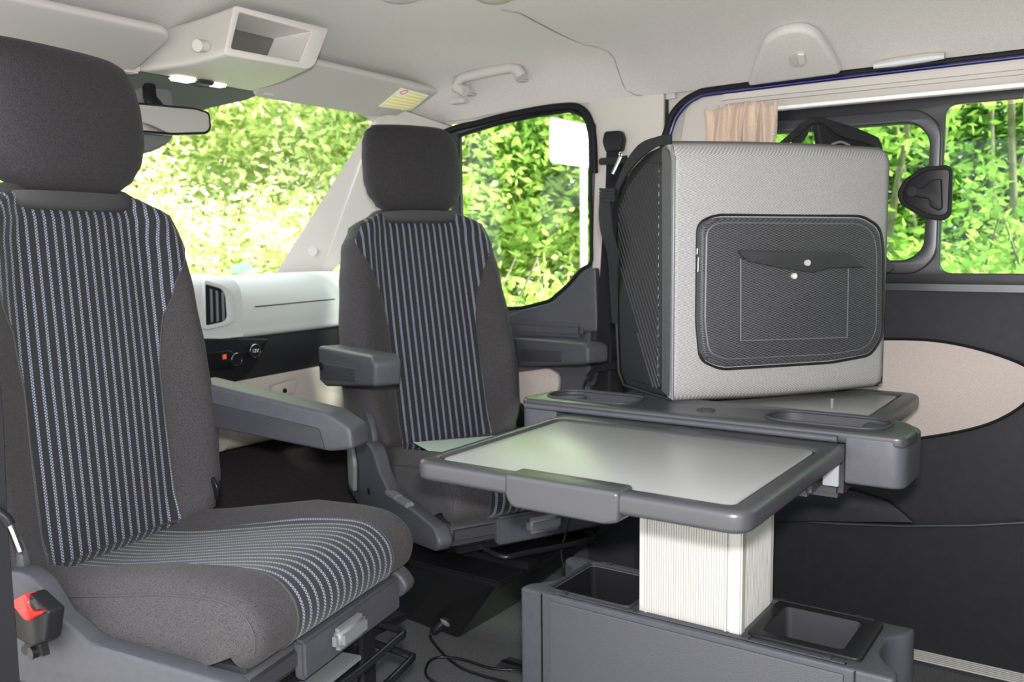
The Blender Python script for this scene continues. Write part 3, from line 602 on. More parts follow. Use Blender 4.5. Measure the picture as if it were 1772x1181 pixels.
# ------------------------------------------------------------------ passenger seat belt on the right pillar
sb = thing('seat_belt', (.80, 1.29, .6), 'black seat belt hanging down the pillar behind the bag', 'seat belt')
plate('guide_cover', W80, rnd(W80.pts([(1048, 228), (1075, 226), (1080, 240), (1076, 262), (1050, 264), (1044, 245)]), .008), .03, m_black, sb, bev=.005, off=.01)
boxm('guide_slot', (.775, 1.245, 1.315), (.80, 1.335, 1.335), m_blackmetal, sb, bev=.004)
ribbon('webbing', [on(0, .79, *q) for q in ((1062, 262), (1060, 330), (1052, 450), (1046, 560), (1040, 640), (1036, 720))], (0, .024, 0), .002, m_belt, sb)
ribbon('webbing', [on(0, .80, *q) for q in ((1074, 270), (1075, 400), (1070, 560), (1066, 700))], (0, .022, 0), .002, m_belt, sb)
ribbon('tongue_strap', [on(0, .74, *q) for q in ((1075, 632), (1050, 634), (1030, 640), (1020, 655))], (0, .0, .012), .003, m_black, sb)
plate('tongue', wallpl(.74), rnd(wallpl(.74).pts([(1014, 650), (1022, 640), (1036, 638), (1036, 650), (1028, 667), (1014, 668)]), .004), .003, m_steel, sb, holes=[rnd(wallpl(.74).pts([(1018, 651), (1028, 648), (1026, 660), (1018, 662)]), .002)])
tube('cable_tail', [on(0, .74, *q) for q in ((1016, 655), (1010, 675), (1022, 700))], .004, m_black, sb, smooth=5)

# ------------------------------------------------------------------ seats
SK = .91; L1, A1, L2, A2 = (-.511, 1.143, .097), 12.5, (.222, 1.193, .097), -26  # both seats scaled down about the camera; size factor and shifted positions baked in
def seat(name, loc, rotdeg, phi, label, arms, ws=1.0):
    t = thing(name, loc, label, 'seat', 'swivelled front seats', math.radians(rotdeg), True)
    t.scale = (SK, SK, SK)
    ph = math.radians(phi); B0, ZB = .66, .395
    def bk(a, v, off):         # point on the back: across, up along the recline, towards the sitter
        return Vector((a, B0+v*math.sin(ph)-off*math.cos(ph), ZB+v*math.cos(ph)+off*math.sin(ph)))
    H = .84
    def ip(v, T):
        for (a, b), (c, d) in zip(T, T[1:]):
            if v <= c: 
                s = (v-a)/(c-a); s = s*s*(3-2*s); return b+(d-b)*s
        return T[-1][1]
    WT = [(a, b*ws) for a, b in [(0, .22), (.05, .27), (.12, .300), (.26, .312), (.42, .303), (.57, .288), (.69, .270), (.76, .238), (.81, .16), (.84, .06)]]
    ST = [(a, b*ws) for a, b in [(0, .163), (.20, .162), (.40, .160), (.50, .170), (.60, .205), (.68, .245), (.76, .27), (.84, .28)]]
    def half(v): 
        e = min(1, v/.05+.3); e2 = min(1, (H-v)/.10+.12); return (.075-.02*v/H)*min(e, 1)**.5*min(e2, 1)**.5
    def front(a, v):
        w_ = ip(v, WT); s = max(-1, min(1, a/w_)); q = min(1, max(0, (abs(s)-.48)/.40)); bol = .078*q*q*(3-2*q)*(1-.45*v/H)*min(1, v/.06+.2)*min(1, (H-v)/.08+.05)
        return half(v)*(1-abs(s)**5)**.45+bol*(1-abs(s)**16)**.5
    rows = []; NV = 46
    for i in range(NV+1):
        v = H*(1-math.cos(math.pi*i/NV))/2; w_ = ip(v, WT); r = []
        for j in range(41):
            s = math.sin(math.pi*(j/40-.5)); r.append(bk(s*w_, v, front(s*w_, v)))
        for j in range(1, 20):
            s = math.sin(math.pi*(.5-j/20)); r.append(bk(s*w_, v, -half(v)*1.05*(1-abs(s)**4)**.45))
        rows.append(r)
    grid('backrest', rows, m_seat, t, closeu=True, cap=True, ang=80)
    rows = []; uv = []; V1 = .80
    for i in range(61):
        v = .012+(V1-.012)*i/60; s_ = min(ip(v, ST), ip(v, WT)*.93); r = []; u_ = []
        for j in range(33):
            a = s_*(2*j/32-1); r.append(bk(a, v, front(a, v)+.0015)); u_.append((a*(1+.10*max(0, v-.40)), v))
        rows.append(r); uv.append(u_)
    sp2 = grid('striped_panel', rows, m_stripe, t, uvs=uv, ang=80)
    for sgn in (0, -1): tube('seam', [bk((rows[i][sgn]).x, 0, 0)*0+rows[i][sgn] for i in range(0, 61, 3)], .0022, m_seam, t, n=5)
    # headrest
    hr = []; HW = .176*ws; HH = .31; hv0 = .80
    HT = [(0, .42), (.05, .66), (.13, .82), (.26, .95), (.40, 1.0), (.62, .99), (.80, .95), (.92, .89), (1.0, .74)]
    for i in range(33):
        q = (1-math.cos(math.pi*i/32))/2; ww = HW*ip(q, HT); th = .066*math.sqrt(max(0.02, 1-abs(2*q-1)**4.5)); r = []
        for j in range(44):
            c = 2*math.pi*j/44; cs, sn = math.cos(c), math.sin(c)
            a = ww*math.copysign(abs(cs)**.55, cs); d = th*math.copysign(abs(sn)**.72, sn)
            d += -.020*(abs(a)/HW)**2
            r.append(bk(a, hv0+HH*q, d+.040+.015*math.sin(q*math.pi)))
        hr.append(r)
    grid('headrest', hr, m_head, t, closeu=True, cap=True, ang=80)
    cr = []
    for q, wd, yo in ((-.07, .66, -.012), (-.04, .80, -.006), (.0, .84, -.004), (.05, .82, -.002)):
        ww = HW*.97*wd; r = []
        for j in range(44):
            c = 2*math.pi*j/44; cs, sn = math.cos(c), math.sin(c)
            r.append(bk(ww*math.copysign(abs(cs)**.7, cs), hv0+HH*q-.012, .055*math.copysign(abs(sn)**.8, sn)+.035+yo))
        cr.append(r)
    grid('headrest_collar', cr, m_seam, t, closeu=True, cap=True, ang=80)
    for sg in (-1, 1): tube('headrest_post', [bk(sg*.07, .76, 0), bk(sg*.07, .86, .02)], .006, m_steel, t)
    # cushion: path of the middle line from the front lower edge over the nose to the back
    path = catmull([Vector((0, .035, .348)), Vector((0, .008, .37)), Vector((0, -.002, .41)), Vector((0, .012, .448)), Vector((0, .05, .474)), Vector((0, .11, .478)), Vector((0, .22, .464)), Vector((0, .36, .440)), Vector((0, .52, .415)), Vector((0, .70, .405))], 5)
    N = len(path); L = [0]
    for i in range(1, N): L.append(L[-1]+(path[i]-path[i-1]).length)
    nor = []
    for i in range(N):
        tg = (path[min(i+1, N-1)]-path[max(i-1, 0)]).normalized(); nor.append(Vector((0, -tg.z, tg.y)))
    CW = lambda f: .292-.03*f**2
    def cu_(s, i, lift=0):      # s in -1..1 over the top, beyond = side drop
        f = L[i]/L[-1]; W_ = CW(f); a = abs(s)
        bol = .036*math.exp(-((a-.80)/.20)**2)*min(1, max(0, (f-.16)/.25))+ .006*(1-a*a)*0
        edge = .035
        if a <= .9: x = W_*a*(1-edge/W_)/.9; dr = 0
        else: tt = (a-.9)/.1*math.pi/2; x = W_-edge+edge*math.sin(min(tt, math.pi/2)); dr = edge*(1-math.cos(min(tt, math.pi/2)))
        p = Vector((math.copysign(x, s), path[i].y, path[i].z)); p.x += .02; return p+nor[i]*(bol*(1 if a <= .9 else max(0, 1-(a-.9)/.1))-dr+lift)
    rows = []
    ctr = lambda i: Vector((0, min(max(path[i].y, .13), .66), .345))
    ss = [-1+.1*j/6 for j in range(6)]+[-.9+1.8*j/30 for j in range(31)]+[.9+.1*j/6 for j in range(1, 7)]
    for i in range(N):
        r = [cu_(s, i) for s in ss]
        lo, hi = r[0], r[-1]; c = ctr(i)
        sideL = [lo.lerp(Vector((lo.x+.004, c.y, c.z)), q)+Vector((-.008*math.sin(q*math.pi), 0, 0)) for q in (.98, .75, .5, .25)]
        sideR = [hi.lerp(Vector((hi.x, c.y, c.z)), q)+Vector((.008*math.sin(q*math.pi), 0, 0)) for q in (.25, .5, .75, .98)]
        rows.append(sideL+r+sideR)
    grid('cushion', rows, m_seat, t, ang=80)
    rows = []; uv = []
    for i in range(N):
        f = L[i]/L[-1]; s_ = .62-.10*f; 
        r = []; u_ = []
        for j in range(33):
            s = s_*(2*j/32-1); p = cu_(s, i, .0015); r.append(p); u_.append((p.x*(1+.12*f), L[i]))
        rows.append(r); uv.append(u_)
    grid('striped_seat_panel', rows, m_stripe, t, uvs=uv, ang=80)
    for sgn in (0, -1): tube('seam', [rows[i][sgn] for i in range(0, N, 2)], .0022, m_seam, t, n=5)
    for sg in (-1, 1): tube('seam', [cu_(sg*.955, i, .001) for i in range(6, N, 2)], .0018, m_seam, t, n=5)
    # tray under the cushion with front lever
    boxm('seat_tray', (-.272, .02, .285), (.272, .60, .352), m_dgrey, t, bev=.02, seg=3)
    boxm('tray_front', (-.13, .005, .275), (.235, .03, .352), m_grey, t, bev=.006)
    boxm('front_lever', (-.045, -.022, .296), (.062, .012, .340), m_lgrey, t, bev=.012, seg=3)
    PLf = Pl((-.272, 0, 0), (0, -1, 0), (0, 0, 1))    # left side plane: e1=-y; n=-x
    sd = [(.02, .285), (.0, .315), (.03, .350), (.20, .362), (.34, .372), (.42, .415), (.46, .47), (.50, .485), (.60, .48), (.68, .44), (.70, .30), (.60, .265), (.2, .262)]
    for sg in (-1, 1):
        pl = Pl((-.272, 0, 0), (0, -1, 0), (0, 0, 1)) if sg < 0 else Pl((.272, 0, 0), (0, 1, 0), (0, 0, 1))
        pts = [((-b if sg < 0 else b), z if sg < 0 else min(z, .40)) for b, z in sd]
        plate('side_shield', pl, rnd(pts, .02), .045, m_grey, t, bev=.008, off=.036)
        plate('recliner_cover', pl, rnd([((-b if sg < 0 else b), z if sg < 0 else z*.6+.20) for b, z in ((.53, .43), (.52, .50), (.56, .56), (.62, .58), (.70, .54), (.72, .43))], .03), .02, m_grey if sg < 0 else m_blackmetal, t, bev=.005, off=.012)
        if sg < 0: plate('recliner_lever', pl, rnd([((-b if sg < 0 else b), z) for b, z in ((.60, .31), (.59, .40), (.615, .47), (.65, .45), (.65, .33))], .01), .014, m_lgrey, t, bev=.004, off=.052)
        if ws == 1.0:
            for ya, yb_ in ((.20, .275), (.28, .36)): boxm('height_button', (sg*.300-.013, ya, .352+ya*.02), (sg*.300+.013, yb_, .366+ya*.03), m_lgrey, t, bev=.004)
        tube('screw', [(sg*.306, .50, .335), (sg*.311, .50, .335)], .010, m_blackmetal, t, n=16)
    for sg, prof, recess in arms:
        pl = Pl((-.31, 0, 0), (0, -1, 0), (0, 0, 1)) if sg < 0 else Pl((.385, 0, 0), (0, 1, 0), (0, 0, 1))
        f = (lambda b, z: (-b, z)) if sg < 0 else (lambda b, z: (b, z))
        off = .075 if sg < 0 else 0
        ar = plate('armrest', pl, rnd([f(*p) for p in prof], .012), .082, m_grey, t, bev=.010, off=off, seg=3)
        c0 = [f(*p) for p in recess]
        plate('armrest_inlay', pl, rnd(c0, .006), .090 if sg > 0 else .004, m_dgrey, t, off=(off+.0015 if sg < 0 else .004), bev=.001)
        bq = prof[0]; tube('hinge', [(sg*.27, bq[0]-.04, bq[1]-.06), (sg*.392, bq[0]-.04, bq[1]-.06)], .012, m_blackmetal, t, n=16)
    # pedestal: swivel plate, box and rails
    boxm('swivel_plate', (-.24, .03, .262), (.24, .58, .285), m_blackmetal, t, bev=.004)
    tube('slide_bar', [(-.16, .15, .27), (-.15, -.03, .262), (-.08, -.05, .262), (.10, -.05, .262), (.16, -.03, .262), (.17, .15, .27)], .008, m_blackmetal, t, smooth=4)
    return t, bk
armR1 = [(.62, .752), (.225, .692), (.165, .660), (.16, .610), (.225, .600), (.62, .640)]
s1, bk1 = seat('front_seat', L1, A1, 2.5, 'nearest dark grey front seat with striped cloth, turned to face the table', [(1, armR1, [(.61, .705), (.25, .655), (.235, .607), (.61, .645)])], 1.15)
aL = [(.72, .768), (.72, .655), (.66, .645), (.235, .700), (.225, .765), (.25, .785)]
aR = [(.70, .755), (.24, .775), (.215, .765), (.215, .715), (.26, .705), (.70, .65)]
s2, bk2 = seat('front_seat', L2, A2, 12, 'farther dark grey front seat with striped cloth, beside the passenger door', [(-1, aL, [(.70, .715), (.70, .665), (.38, .695), (.375, .735)]), (1, aR, [(.62, .722), (.36, .738), (.36, .705), (.62, .68)])])
# seat pedestals fixed to the floor
def pedestal(loc, x0, x1, y0, y1, label):
    t = thing('seat_pedestal', loc, label, 'seat pedestal', 'seat pedestals')
    vs = [(x0, y0, .30), (x1, y0, .30), (x1, y1, .30), (x0, y1, .30), (x0+.225, y0+.305, 0), (x1-.03, y0+.305, 0), (x1-.03, y1, 0), (x0+.25, y1, 0)]
    bm = bmesh.new(); V = [bm.verts.new(v) for v in vs]
    for f in ((0, 1, 2, 3), (7, 6, 5, 4), (0, 4, 5, 1), (1, 5, 6, 2), (2, 6, 7, 3), (3, 7, 4, 0)): bm.faces.new([V[i] for i in f])
    bmesh.ops.recalc_face_normals(bm, faces=bm.faces); bmesh.ops.bevel(bm, geom=bm.edges[:], offset=.006, segments=2, affect='EDGES')
    me = bpy.data.meshes.new('box'); bm.to_mesh(me); bm.free(); link('box', me, m_blackmetal, t)
    boxm('top_plate', (x0-.01, y0-.01, .285), (x1+.01, y1, .302), m_blackmetal, t, bev=.004)
    for fx in (.2, .8): boxm('slide_rail', (x0+(x1-x0)*fx-.02, y0-.02, .302), (x0+(x1-x0)*fx+.02, y1, .318), m_blackmetal, t, bev=0)
    return t
pedestal((.31, 1.45, 0), .03, .59, 1.185, 1.72, 'black metal pedestal under the farther front seat')
pedestal((-.50, 1.5, 0), -.74, -.24, 1.25, 1.76, 'black metal pedestal under the nearest front seat')
# red buckle of the nearest seat
bu = thing('belt_buckle', (-.88, 1.50, .30), 'red and black belt buckle beside the nearest seat', 'buckle')
bp_ = Pl(Vector((L1[0], L1[1], 0))+Matrix.Rotation(math.radians(12.5), 3, 'Z')@Vector((-.335, .50, 0))*SK, Matrix.Rotation(math.radians(12.5), 3, 'Z')@Vector((-.25, -1, 0)), (0, 0, 1))
plate('buckle_body', bp_, rnd(bp_.pts([(20, 1042), (48, 1028), (82, 1060), (76, 1112), (54, 1122), (24, 1104)]), .006), .03, m_black, bu, bev=.005, off=0)
plate('release_button', bp_, rnd(bp_.pts([(22, 1040), (48, 1027), (52, 1040), (62, 1056), (80, 1058), (54, 1074), (46, 1070)]), .003), .02, m_red, bu, bev=.002, off=.006)
plate('slot', bp_, bp_.pts([(53, 1040), (58, 1038), (70, 1054), (64, 1056)]), .02, m_steel, bu, off=.0055)
plate('buckle_stalk', bp_, bp_.pts([(30, 1100), (60, 1112), (66, 1140), (40, 1140)]), .012, m_black, bu, off=-.008)
q = bp_.px(52, 1132); tube('stalk_bolt', [bp_.w(q.x, q.y, -.012), bp_.w(q.x, q.y, .0)], .010, m_blackmetal, bu, n=18)
# driver's belt at the left edge
lb = thing('seat_belt', (-.86, 1.42, .3), 'black seat belt with a metal loop at the left edge of the photo', 'seat belt')
WB = Pl((-.86, 1.42, 0), Vector((.83, -.56, 0)), (0, 0, 1))
plate('webbing', WB, WB.pts([(-60, 740), (-95, -40), (-60, -40), (6, 740), (12, 900), (28, 1100), (34, 1190), (-20, 1190)]), .004, m_belt, lb)
tube('loop', [WB.w(*WB.px(*q), .012) for q in ((-6, 880), (10, 892), (22, 910), (34, 940), (38, 950))], .005, m_steel, lb, smooth=5)
tube('sheath', [WB.w(*WB.px(*q), .012) for q in ((-6, 880), (12, 893), (20, 905))], .008, m_black, lb, smooth=5)

# ------------------------------------------------------------------ table
tb = thing('folding_table', (.03, .66, .36), 'grey folding table with open leaves on a ribbed aluminium column', 'table')
FL = Pl((0, 0, 0), (1, 0, 0), (0, 1, 0))
def rr(x0, x1, y0, y1, r): return rnd([(x0, y0), (x1, y0), (x1, y1), (x0, y1)], r, 7)
def leaf(x0, x1, y0, y1, rn, inn):
    f = plate('leaf_frame', FL, rr(x0, x1, y0, y1, rn), .032, m_rim, tb, holes=[rr(*inn, .018)], bev=.009, off=.732, seg=3)
    plate('groove', FL, rr(inn[0]-.002, inn[1]+.002, inn[2]-.002, inn[3]+.002, .02), .004, m_black, tb, off=.7262)
    plate('leaf_top', FL, rr(inn[0]+.004, inn[1]-.004, inn[2]+.004, inn[3]-.004, .018), .02, m_lam, tb, off=.7285, bev=.0008)
leaf(-.528, -.030, .394, .960, .035, (-.492, -.103, .425, .935))
leaf(.110, .590, .385, .978, .05, (.16, .545, .425, .935))
plate('leaf_handle', Pl((-.527, 0, 0), (0, -1, 0), (0, 0, 1)), rnd([(-.772, .735), (-.578, .735), (-.578, .690), (-.60, .684), (-.76, .684), (-.772, .70)], .008), .05, m_rim, tb, bev=.006, off=.006)
# beam with two trays
bo = rnd([(-.035, .300), (.06, .293), (.125, .335), (.145, .40), (.145, 1.02), (.10, 1.07), (-.035, 1.082)], [.02, .04, .05, .05, .04, .05, .03], 6)
tray1 = rr(.005, .108, .345, .56, .05); tray2 = rr(.005, .108, .84, 1.045, .05)
plate('beam_top', FL, bo, .022, m_rim, tb, holes=[tray1, tray2], bev=.007, off=.752, seg=3)
for tr_, ya, yb2 in ((tray1, .345, .56), (tray2, .84, 1.045)):
    rim = rr(.0, .113, ya-.005, yb2+.005, .052); plate('tray_rim', FL, rim, .006, m_dgrey, tb, holes=[tr_], bev=.0025, off=.7555)
    rws = []
    for s_, z_ in ((1, .75), (.97, .735), (.90, .728), (.6, .726), (.02, .726)):
        cxm = sum(p[0] for p in tr_)/len(tr_); cym = sum(p[1] for p in tr_)/len(tr_)
        dx, dy = .05*(1-s_), .05*(1-s_)
        rws.append([Vector((cxm+(p[0]-cxm)*(s_ if s_ < .9 else s_), cym+(p[1]-cym)*(s_ if s_ < .9 else .5+.5*s_), z_)) for p in tr_])
    grid('tray', rws, m_dgrey, tb, closeu=True, ang=60)
for q_ in ((1245, 712), ):
    q = on(2, .752, 1222, 710); tube('pivot_cap', [(q.x, q.y, .748), (q.x, q.y, .7535)], .018, m_dgrey, tb, n=24)
tube('beam_edge', [(-.040, .41, .738), (-.040, 1.06, .738)], .006, m_grey, tb)
boxm('beam_core', (.0, .41, .62), (.10, .97, .735), m_dgrey, tb, bev=.01)
for nm, ya, yb2 in (('end_cap', .300, .398), ('end_cap', .985, 1.078)):
    o_ = rnd([(-.036, ya), (.10, ya-.004 if ya < .5 else ya), (.142, ya+.04), (.142, yb2), (-.036, yb2)], [.03 if ya < .5 else .004, .05, .04, .004, .004 if ya < .5 else .03], 6)
    plate(nm, FL, o_, .085, m_grey, tb, bev=.006, off=.745, seg=3)
boxm('hinge_bracket', (-.045, .405, .655), (-.035, .432, .70), M('zinc_plate', (.20, .21, .24), .5, metal=.3), tb, bev=.001)
boxm('hinge_cover', (-.09, .44, .640), (.02, .56, .690), m_grey, tb, bev=.008)
boxm('hinge_cover', (-.09, .80, .640), (.02, .92, .690), m_grey, tb, bev=.008)
# ribbed column (real ribs)
X0, X1, Y0, Y1 = -.083, .098, .563, .767
pr = []
def edge(ax, ay, bx, by, nx_, ny_, n, a0, a1):
    Ln = math.hypot(bx-ax, by-ay); L_ = []
    L_.append((ax, ay)); m0, m1 = a0/Ln, 1-a1/Ln
    for i in range(n):
        t0 = m0+(m1-m0)*i/n; t1 = m0+(m1-m0)*(i+.45)/n; t2 = m0+(m1-m0)*(i+.5)/n; t3 = m0+(m1-m0)*(i+.95)/n
        for t_, d_ in ((t0, 0), (t1, 0), (t2, .0018), (t3, .0018)): L_.append((ax+(bx-ax)*t_-nx_*d_, ay+(by-ay)*t_-ny_*d_))
    return L_
pr += edge(X0, Y1, X0, Y0, -1, 0, 30, .018, .034); pr += edge(X0, Y0, X1, Y0, 0, -1, 26, .01, .01); pr += edge(X1, Y0, X1, Y1, 1, 0, 30, .018, .018); pr += edge(X1, Y1, X0, Y1, 0, 1, 26, .01, .01)
plate('column', FL, pr, .40, m_alu, tb, off=.72)
tube('column_bead', [(X0-.001, Y1-.014, .34), (X0-.001, Y1-.014, .70)], .003, m_alu, tb, n=8)
tube('column_bead', [(X0-.001, Y0+.028, .34), (X0-.001, Y0+.028, .70)], .003, m_alu, tb, n=8)
boxm('column_corner', (X0-.003, Y0-.003, .34), (X0+.02, Y0+.022, .70), m_alu, tb, bev=.003)
# floor console
cn = thing('floor_console', (.0, .66, 0), 'grey floor console with two open bins at the foot of the table', 'console')
cb = rnd([(-.113, .290), (-.085, .288), (-.03, .335), (.05, .335), (.085, .302), (.118, .300), (.118, 1.035), (.09, 1.045), (.05, .995), (-.03, .985), (-.085, 1.03), (-.113, 1.03)], [.01, .02, .05, .05, .02, .01, .01, .02, .05, .05, .02, .01], 6)
bin1 = rr(-.086, .092, .79, .972, .014); bin2 = rr(-.075, .088, .365, .535, .02); colh = rr(-.078, .094, .57, .76, .005)
plate('body', FL, cb, .362, m_grey, cn, holes=[bin1, bin2, colh], bev=.006, off=.364, seg=3)
plate('bin_floor', FL, bin1, .01, m_black, cn, off=.24); plate('bin_floor', FL, bin2, .01, m_black, cn, off=.28)
i2 = rr(-.060, .076, .385, .528, .014)
plate('bin_rim', FL, rr(-.083, .098, .350, .552, .015), .012, m_black, cn, holes=[i2], bev=.003, off=.371)
rws = [[Vector((.010+(p[0]-.010)*s_, .452+(p[1]-.452)*s_, z_)) for p in i2] for s_, z_ in ((1, .37), (.97, .33), (.92, .285), (.02, .283))]
grid('bin_liner', rws, m_dgrey, cn, closeu=True, ang=60)
lw = [[Vector((.003+(p[0]-.003)*s_, .881+(p[1]-.881)*s_, z_)) for p in bin1] for s_, z_ in ((.995, .36), (.97, .25), (.02, .248))]
grid('bin_liner', lw, m_black, cn, closeu=True, ang=60)
rim1 = plate('bin_rim', FL, rr(-.091, .098, .784, .980, .018), .008, m_dgrey, cn, holes=[bin1], bev=.003, off=.369)
W11 = wallpl(-.113)
plate('side_panel', W11, rnd([(-.955, .01), (-.37, .01), (-.37, .352), (-.955, .352)], .004), .006, M('grained_grey_plastic', (.055, .055, .064), .5, bump=.9, bscale=420, spec=.5), cn, off=.0035, bev=.0015)
for yy in (.975, .352): boxm('panel_gap', (-.1165, yy-.0012, .0), (-.112, yy+.0012, .362), m_black, cn, bev=0)
boxm('top_channel', (-.104, .37, .362), (-.092, .955, .366), m_grey, cn, bev=.002); boxm('top_channel', (.094, .37, .362), (.108, .955, .369), m_grey, cn, bev=.002)
for yy in (.93, .775, .545, .40): boxm('clip', (-.106, yy-.006, .366), (-.090, yy+.006, .371), m_dgrey, cn, bev=.001); boxm('clip', (.092, yy-.006, .366), (.109, yy+.006, .371), m_dgrey, cn, bev=.001)
# seat rails in the floor
for xx, lb_ in ((-.16, 'dark floor rail beside the near side of the console'), (.20, 'dark floor rail beside the far side of the console')):
    r_ = thing('floor_rail', (xx, .5, 0), lb_, 'rail', 'floor rails')
    boxm('rail_base', (xx-.03, -.6, .0005), (xx+.03, 1.30, .008), m_dgrey, r_, bev=.002); boxm('rail_slot', (xx-.008, -.6, .008), (xx+.008, 1.30, .009), m_black, r_, bev=0)

# ------------------------------------------------------------------ bag
BA = Vector((.094, .785, .752)); be = Vector((.806, -.592, 0)).normalized(); bd_ = Vector((.592, .806, 0)); bz = Vector((0, 0, 1))
bg = thing('cool_bag', BA+be*.27+bd_*.13, 'large grey and black cool bag standing on the table', 'bag')
BP = Pl(BA, be, bz)                       # front plane of the bag
Wb, Hb = .540, .532
rows = []                                  # softly swollen front panel
NX, NZ = 40, 40
def bfront(u, v):
    s, t_ = 2*u-1, 2*v-1
    b = .012*(1-s**4)*(1-t_**4)
    return b
rw = []
for i in range(NZ+1):
    v = i/NZ; r = []
    for j in range(NX+1):
        u = j/NX; d = bfront(u, v); rz = v*Hb
        cv = 0
        if v > .93: a = (v-.93)/.07; cv = .03*(1-math.sqrt(max(0, 1-a*a)))
        if v < .05: a = (.05-v)/.05; cv = .012*(1-math.sqrt(max(0, 1-a*a)))
        r.append(BP.w(u*Wb, rz+.004*math.sin(u*math.pi)*(v-.5)*2, d-cv))
    rw.append(r)
fp = grid('front_panel', rw, m_bagg, bg, ang=80); 
md = fp.modifiers.new('s', 'SOLIDIFY'); md.thickness = .012; md.offset = 0
# side profile (depth, height)
prof = [(.0, .004), (.0, .50), (.03, .532), (.12, .522), (.20, .49), (.262, .425), (.262, .2), (.245, .03), (.215, .002)]
SL = Pl(BA+be*.004, -bd_, bz)              # left side plane, looks at -be
fdep = lambda L_: [(-a, b) for a, b in L_]
plate('body', SL, rnd(fdep(prof), .015), .532, m_bagk, bg, bev=.004, off=0)
band = [(.003, .006), (.003, .50), (.03, .528), (.045, .526), (.045, .49), (.04, .015)]
plate('side_band', SL, rnd(fdep(band), .004), .006, m_bagb, bg, off=.004, bev=.002)
rib_o = [(.046, .018), (.046, .495), (.11, .50), (.20, .455), (.245, .40), (.245, .2), (.232, .045), (.20, .022)]
plate('side_panel', SL, rnd(fdep(rib_o), .01), .006, m_bagk, bg, off=.005, bev=.002)
# slanting ribs of the side panel
def inside(x, y, P_):
    c = False
    for i in range(len(P_)):
        (x1, y1), (x2, y2) = P_[i-1], P_[i]
        if (y1 > y) != (y2 > y) and x < (x2-x1)*(y-y1)/(y2-y1)+x1: c = not c
    return c
rv_, rf_ = [], []
for i in range(44):
    b0 = -.32+i*.0215
    ptsl = []
    for j in range(200):
        d = .046+.2*j/199; h_ = b0+(d-.046)*1.45
        if inside(d, h_, rib_o) and h_ > (d-.09)*1.7+.03: ptsl.append((d, h_))
    if len(ptsl) > 3:
        (d0, h0), (d1, h1) = ptsl[0], ptsl[-1]; n0 = len(rv_)
        for d, h_ in ((d0, h0), (d1, h1)):
            for dd, oo in ((-.0022, .005), (0, .0078), (.0022, .005)): rv_.append(SL.w(-(d+dd), h_, oo))
        rf_ += [(n0, n0+1, n0+4, n0+3), (n0+1, n0+2, n0+5, n0+4), (n0, n0+3, n0+5, n0+2)]
mesh('side_ribs', rv_, rf_, M('black_rib_plastic', (.016, .016, .018), .4), bg, smooth=False)
pip = M('grey_piping', (.10, .10, .11), .4)
tube('piping', [BP.w(.002, z, .004-(0 if z < .5 else (z-.5)*.4)) for z in (0.004, .1, .2, .3, .4, .5, .525)], .0035, pip, bg)
tube('piping', [BP.w(Wb, z, .002-(0 if z < .5 else (z-.5)*.4)) for z in (0.004, .1, .2, .3, .4, .5, .525)], .0035, m_bagk, bg)
tube('piping', [SL.w(-d, .002, .004) for d in (.0, .08, .16, .215)]+[SL.w(-.245, .03, .004), SL.w(-.262, .2, .004)], .0035, m_bagk, bg)
stv = []
for i in range(28): z = .03+i*.0165; stv.append((z, z+.009))
vv, ff = [], []
for a, b in stv:
    n0 = len(vv); vv += [SL.w(-.052, a, .0056), SL.w(-.0540, a, .0056), SL.w(-.0540, b, .0056), SL.w(-.052, b, .0056)]; ff.append((n0, n0+1, n0+2, n0+3))
mesh('stitching', vv, ff, M('grey_thread', (.35, .35, .36), .7), bg, smooth=False)
# front pocket
po = rnd(BP.pts([(1212, 388), (1240, 376), (1492, 378), (1520, 395), (1527, 430), (1526, 580), (1506, 612), (1440, 624), (1250, 636), (1216, 620), (1210, 560)], .030), [.02]*11)
plate('pocket', BP, po, .036, m_bagb, bg, bev=.008, off=.034, seg=3)
pin = rnd(BP.pts([(1224, 398), (1245, 386), (1488, 388), (1510, 402), (1517, 432), (1516, 575), (1498, 603), (1440, 613), (1252, 622), (1228, 610), (1221, 560)], .036), [.02]*11)
tube('pocket_piping', [BP.w(p.x, p.y, .034) for p in pin], .0028, pip, bg, closed=True, n=6)
zp = rnd(BP.pts([(1208, 386), (1238, 372), (1494, 374), (1524, 393), (1530, 430), (1529, 582), (1508, 615), (1440, 628), (1248, 640), (1212, 624), (1206, 560)], .018), [.02]*11)
tube('pocket_zip', [BP.w(p.x, p.y, .016) for p in zp], .003, m_bagk, bg, closed=True, n=6)
plate('pocket_face', BP, pin, .004, m_bagb, bg, off=.0365, bev=.001)
ip_ = BP.pts([(1280, 448), (1466, 462), (1464, 584), (1280, 590)], .038)
plate('small_pocket', BP, rnd(ip_, .004), .006, m_bagb, bg, off=.042, bev=.002)
for a, b in ((0, 3), (3, 2), (2, 1)): tube('small_pocket_edge', [BP.w(ip_[a].x, ip_[a].y, .042), BP.w(ip_[b].x, ip_[b].y, .042)], .0014, pip, bg, n=5)
fl_ = BP.pts([(1276, 433), (1470, 438), (1496, 463), (1440, 464), (1405, 472), (1350, 464), (1296, 453), (1284, 444)], .048)
plate('pocket_flap', BP, rnd(fl_, .003), .007, M('flap_nylon', (.02, .02, .022), .45, bump=.8, bscale=900), bg, off=.051, bev=.002)
for nm, qq, of in (('snap_button', (1397, 455), .053), ('snap_button', (1374, 478), .044)):
    q = BP.px(*qq, of); dd = tube(nm, [BP.w(q.x, q.y, of-.003), BP.w(q.x, q.y, of+.003)], .0065, m_snap, bg, n=18)
    if of < .05: tube('snap_socket', [BP.w(q.x, q.y, of+.003), BP.w(q.x, q.y, of+.005)], .003, m_white, bg, n=12)
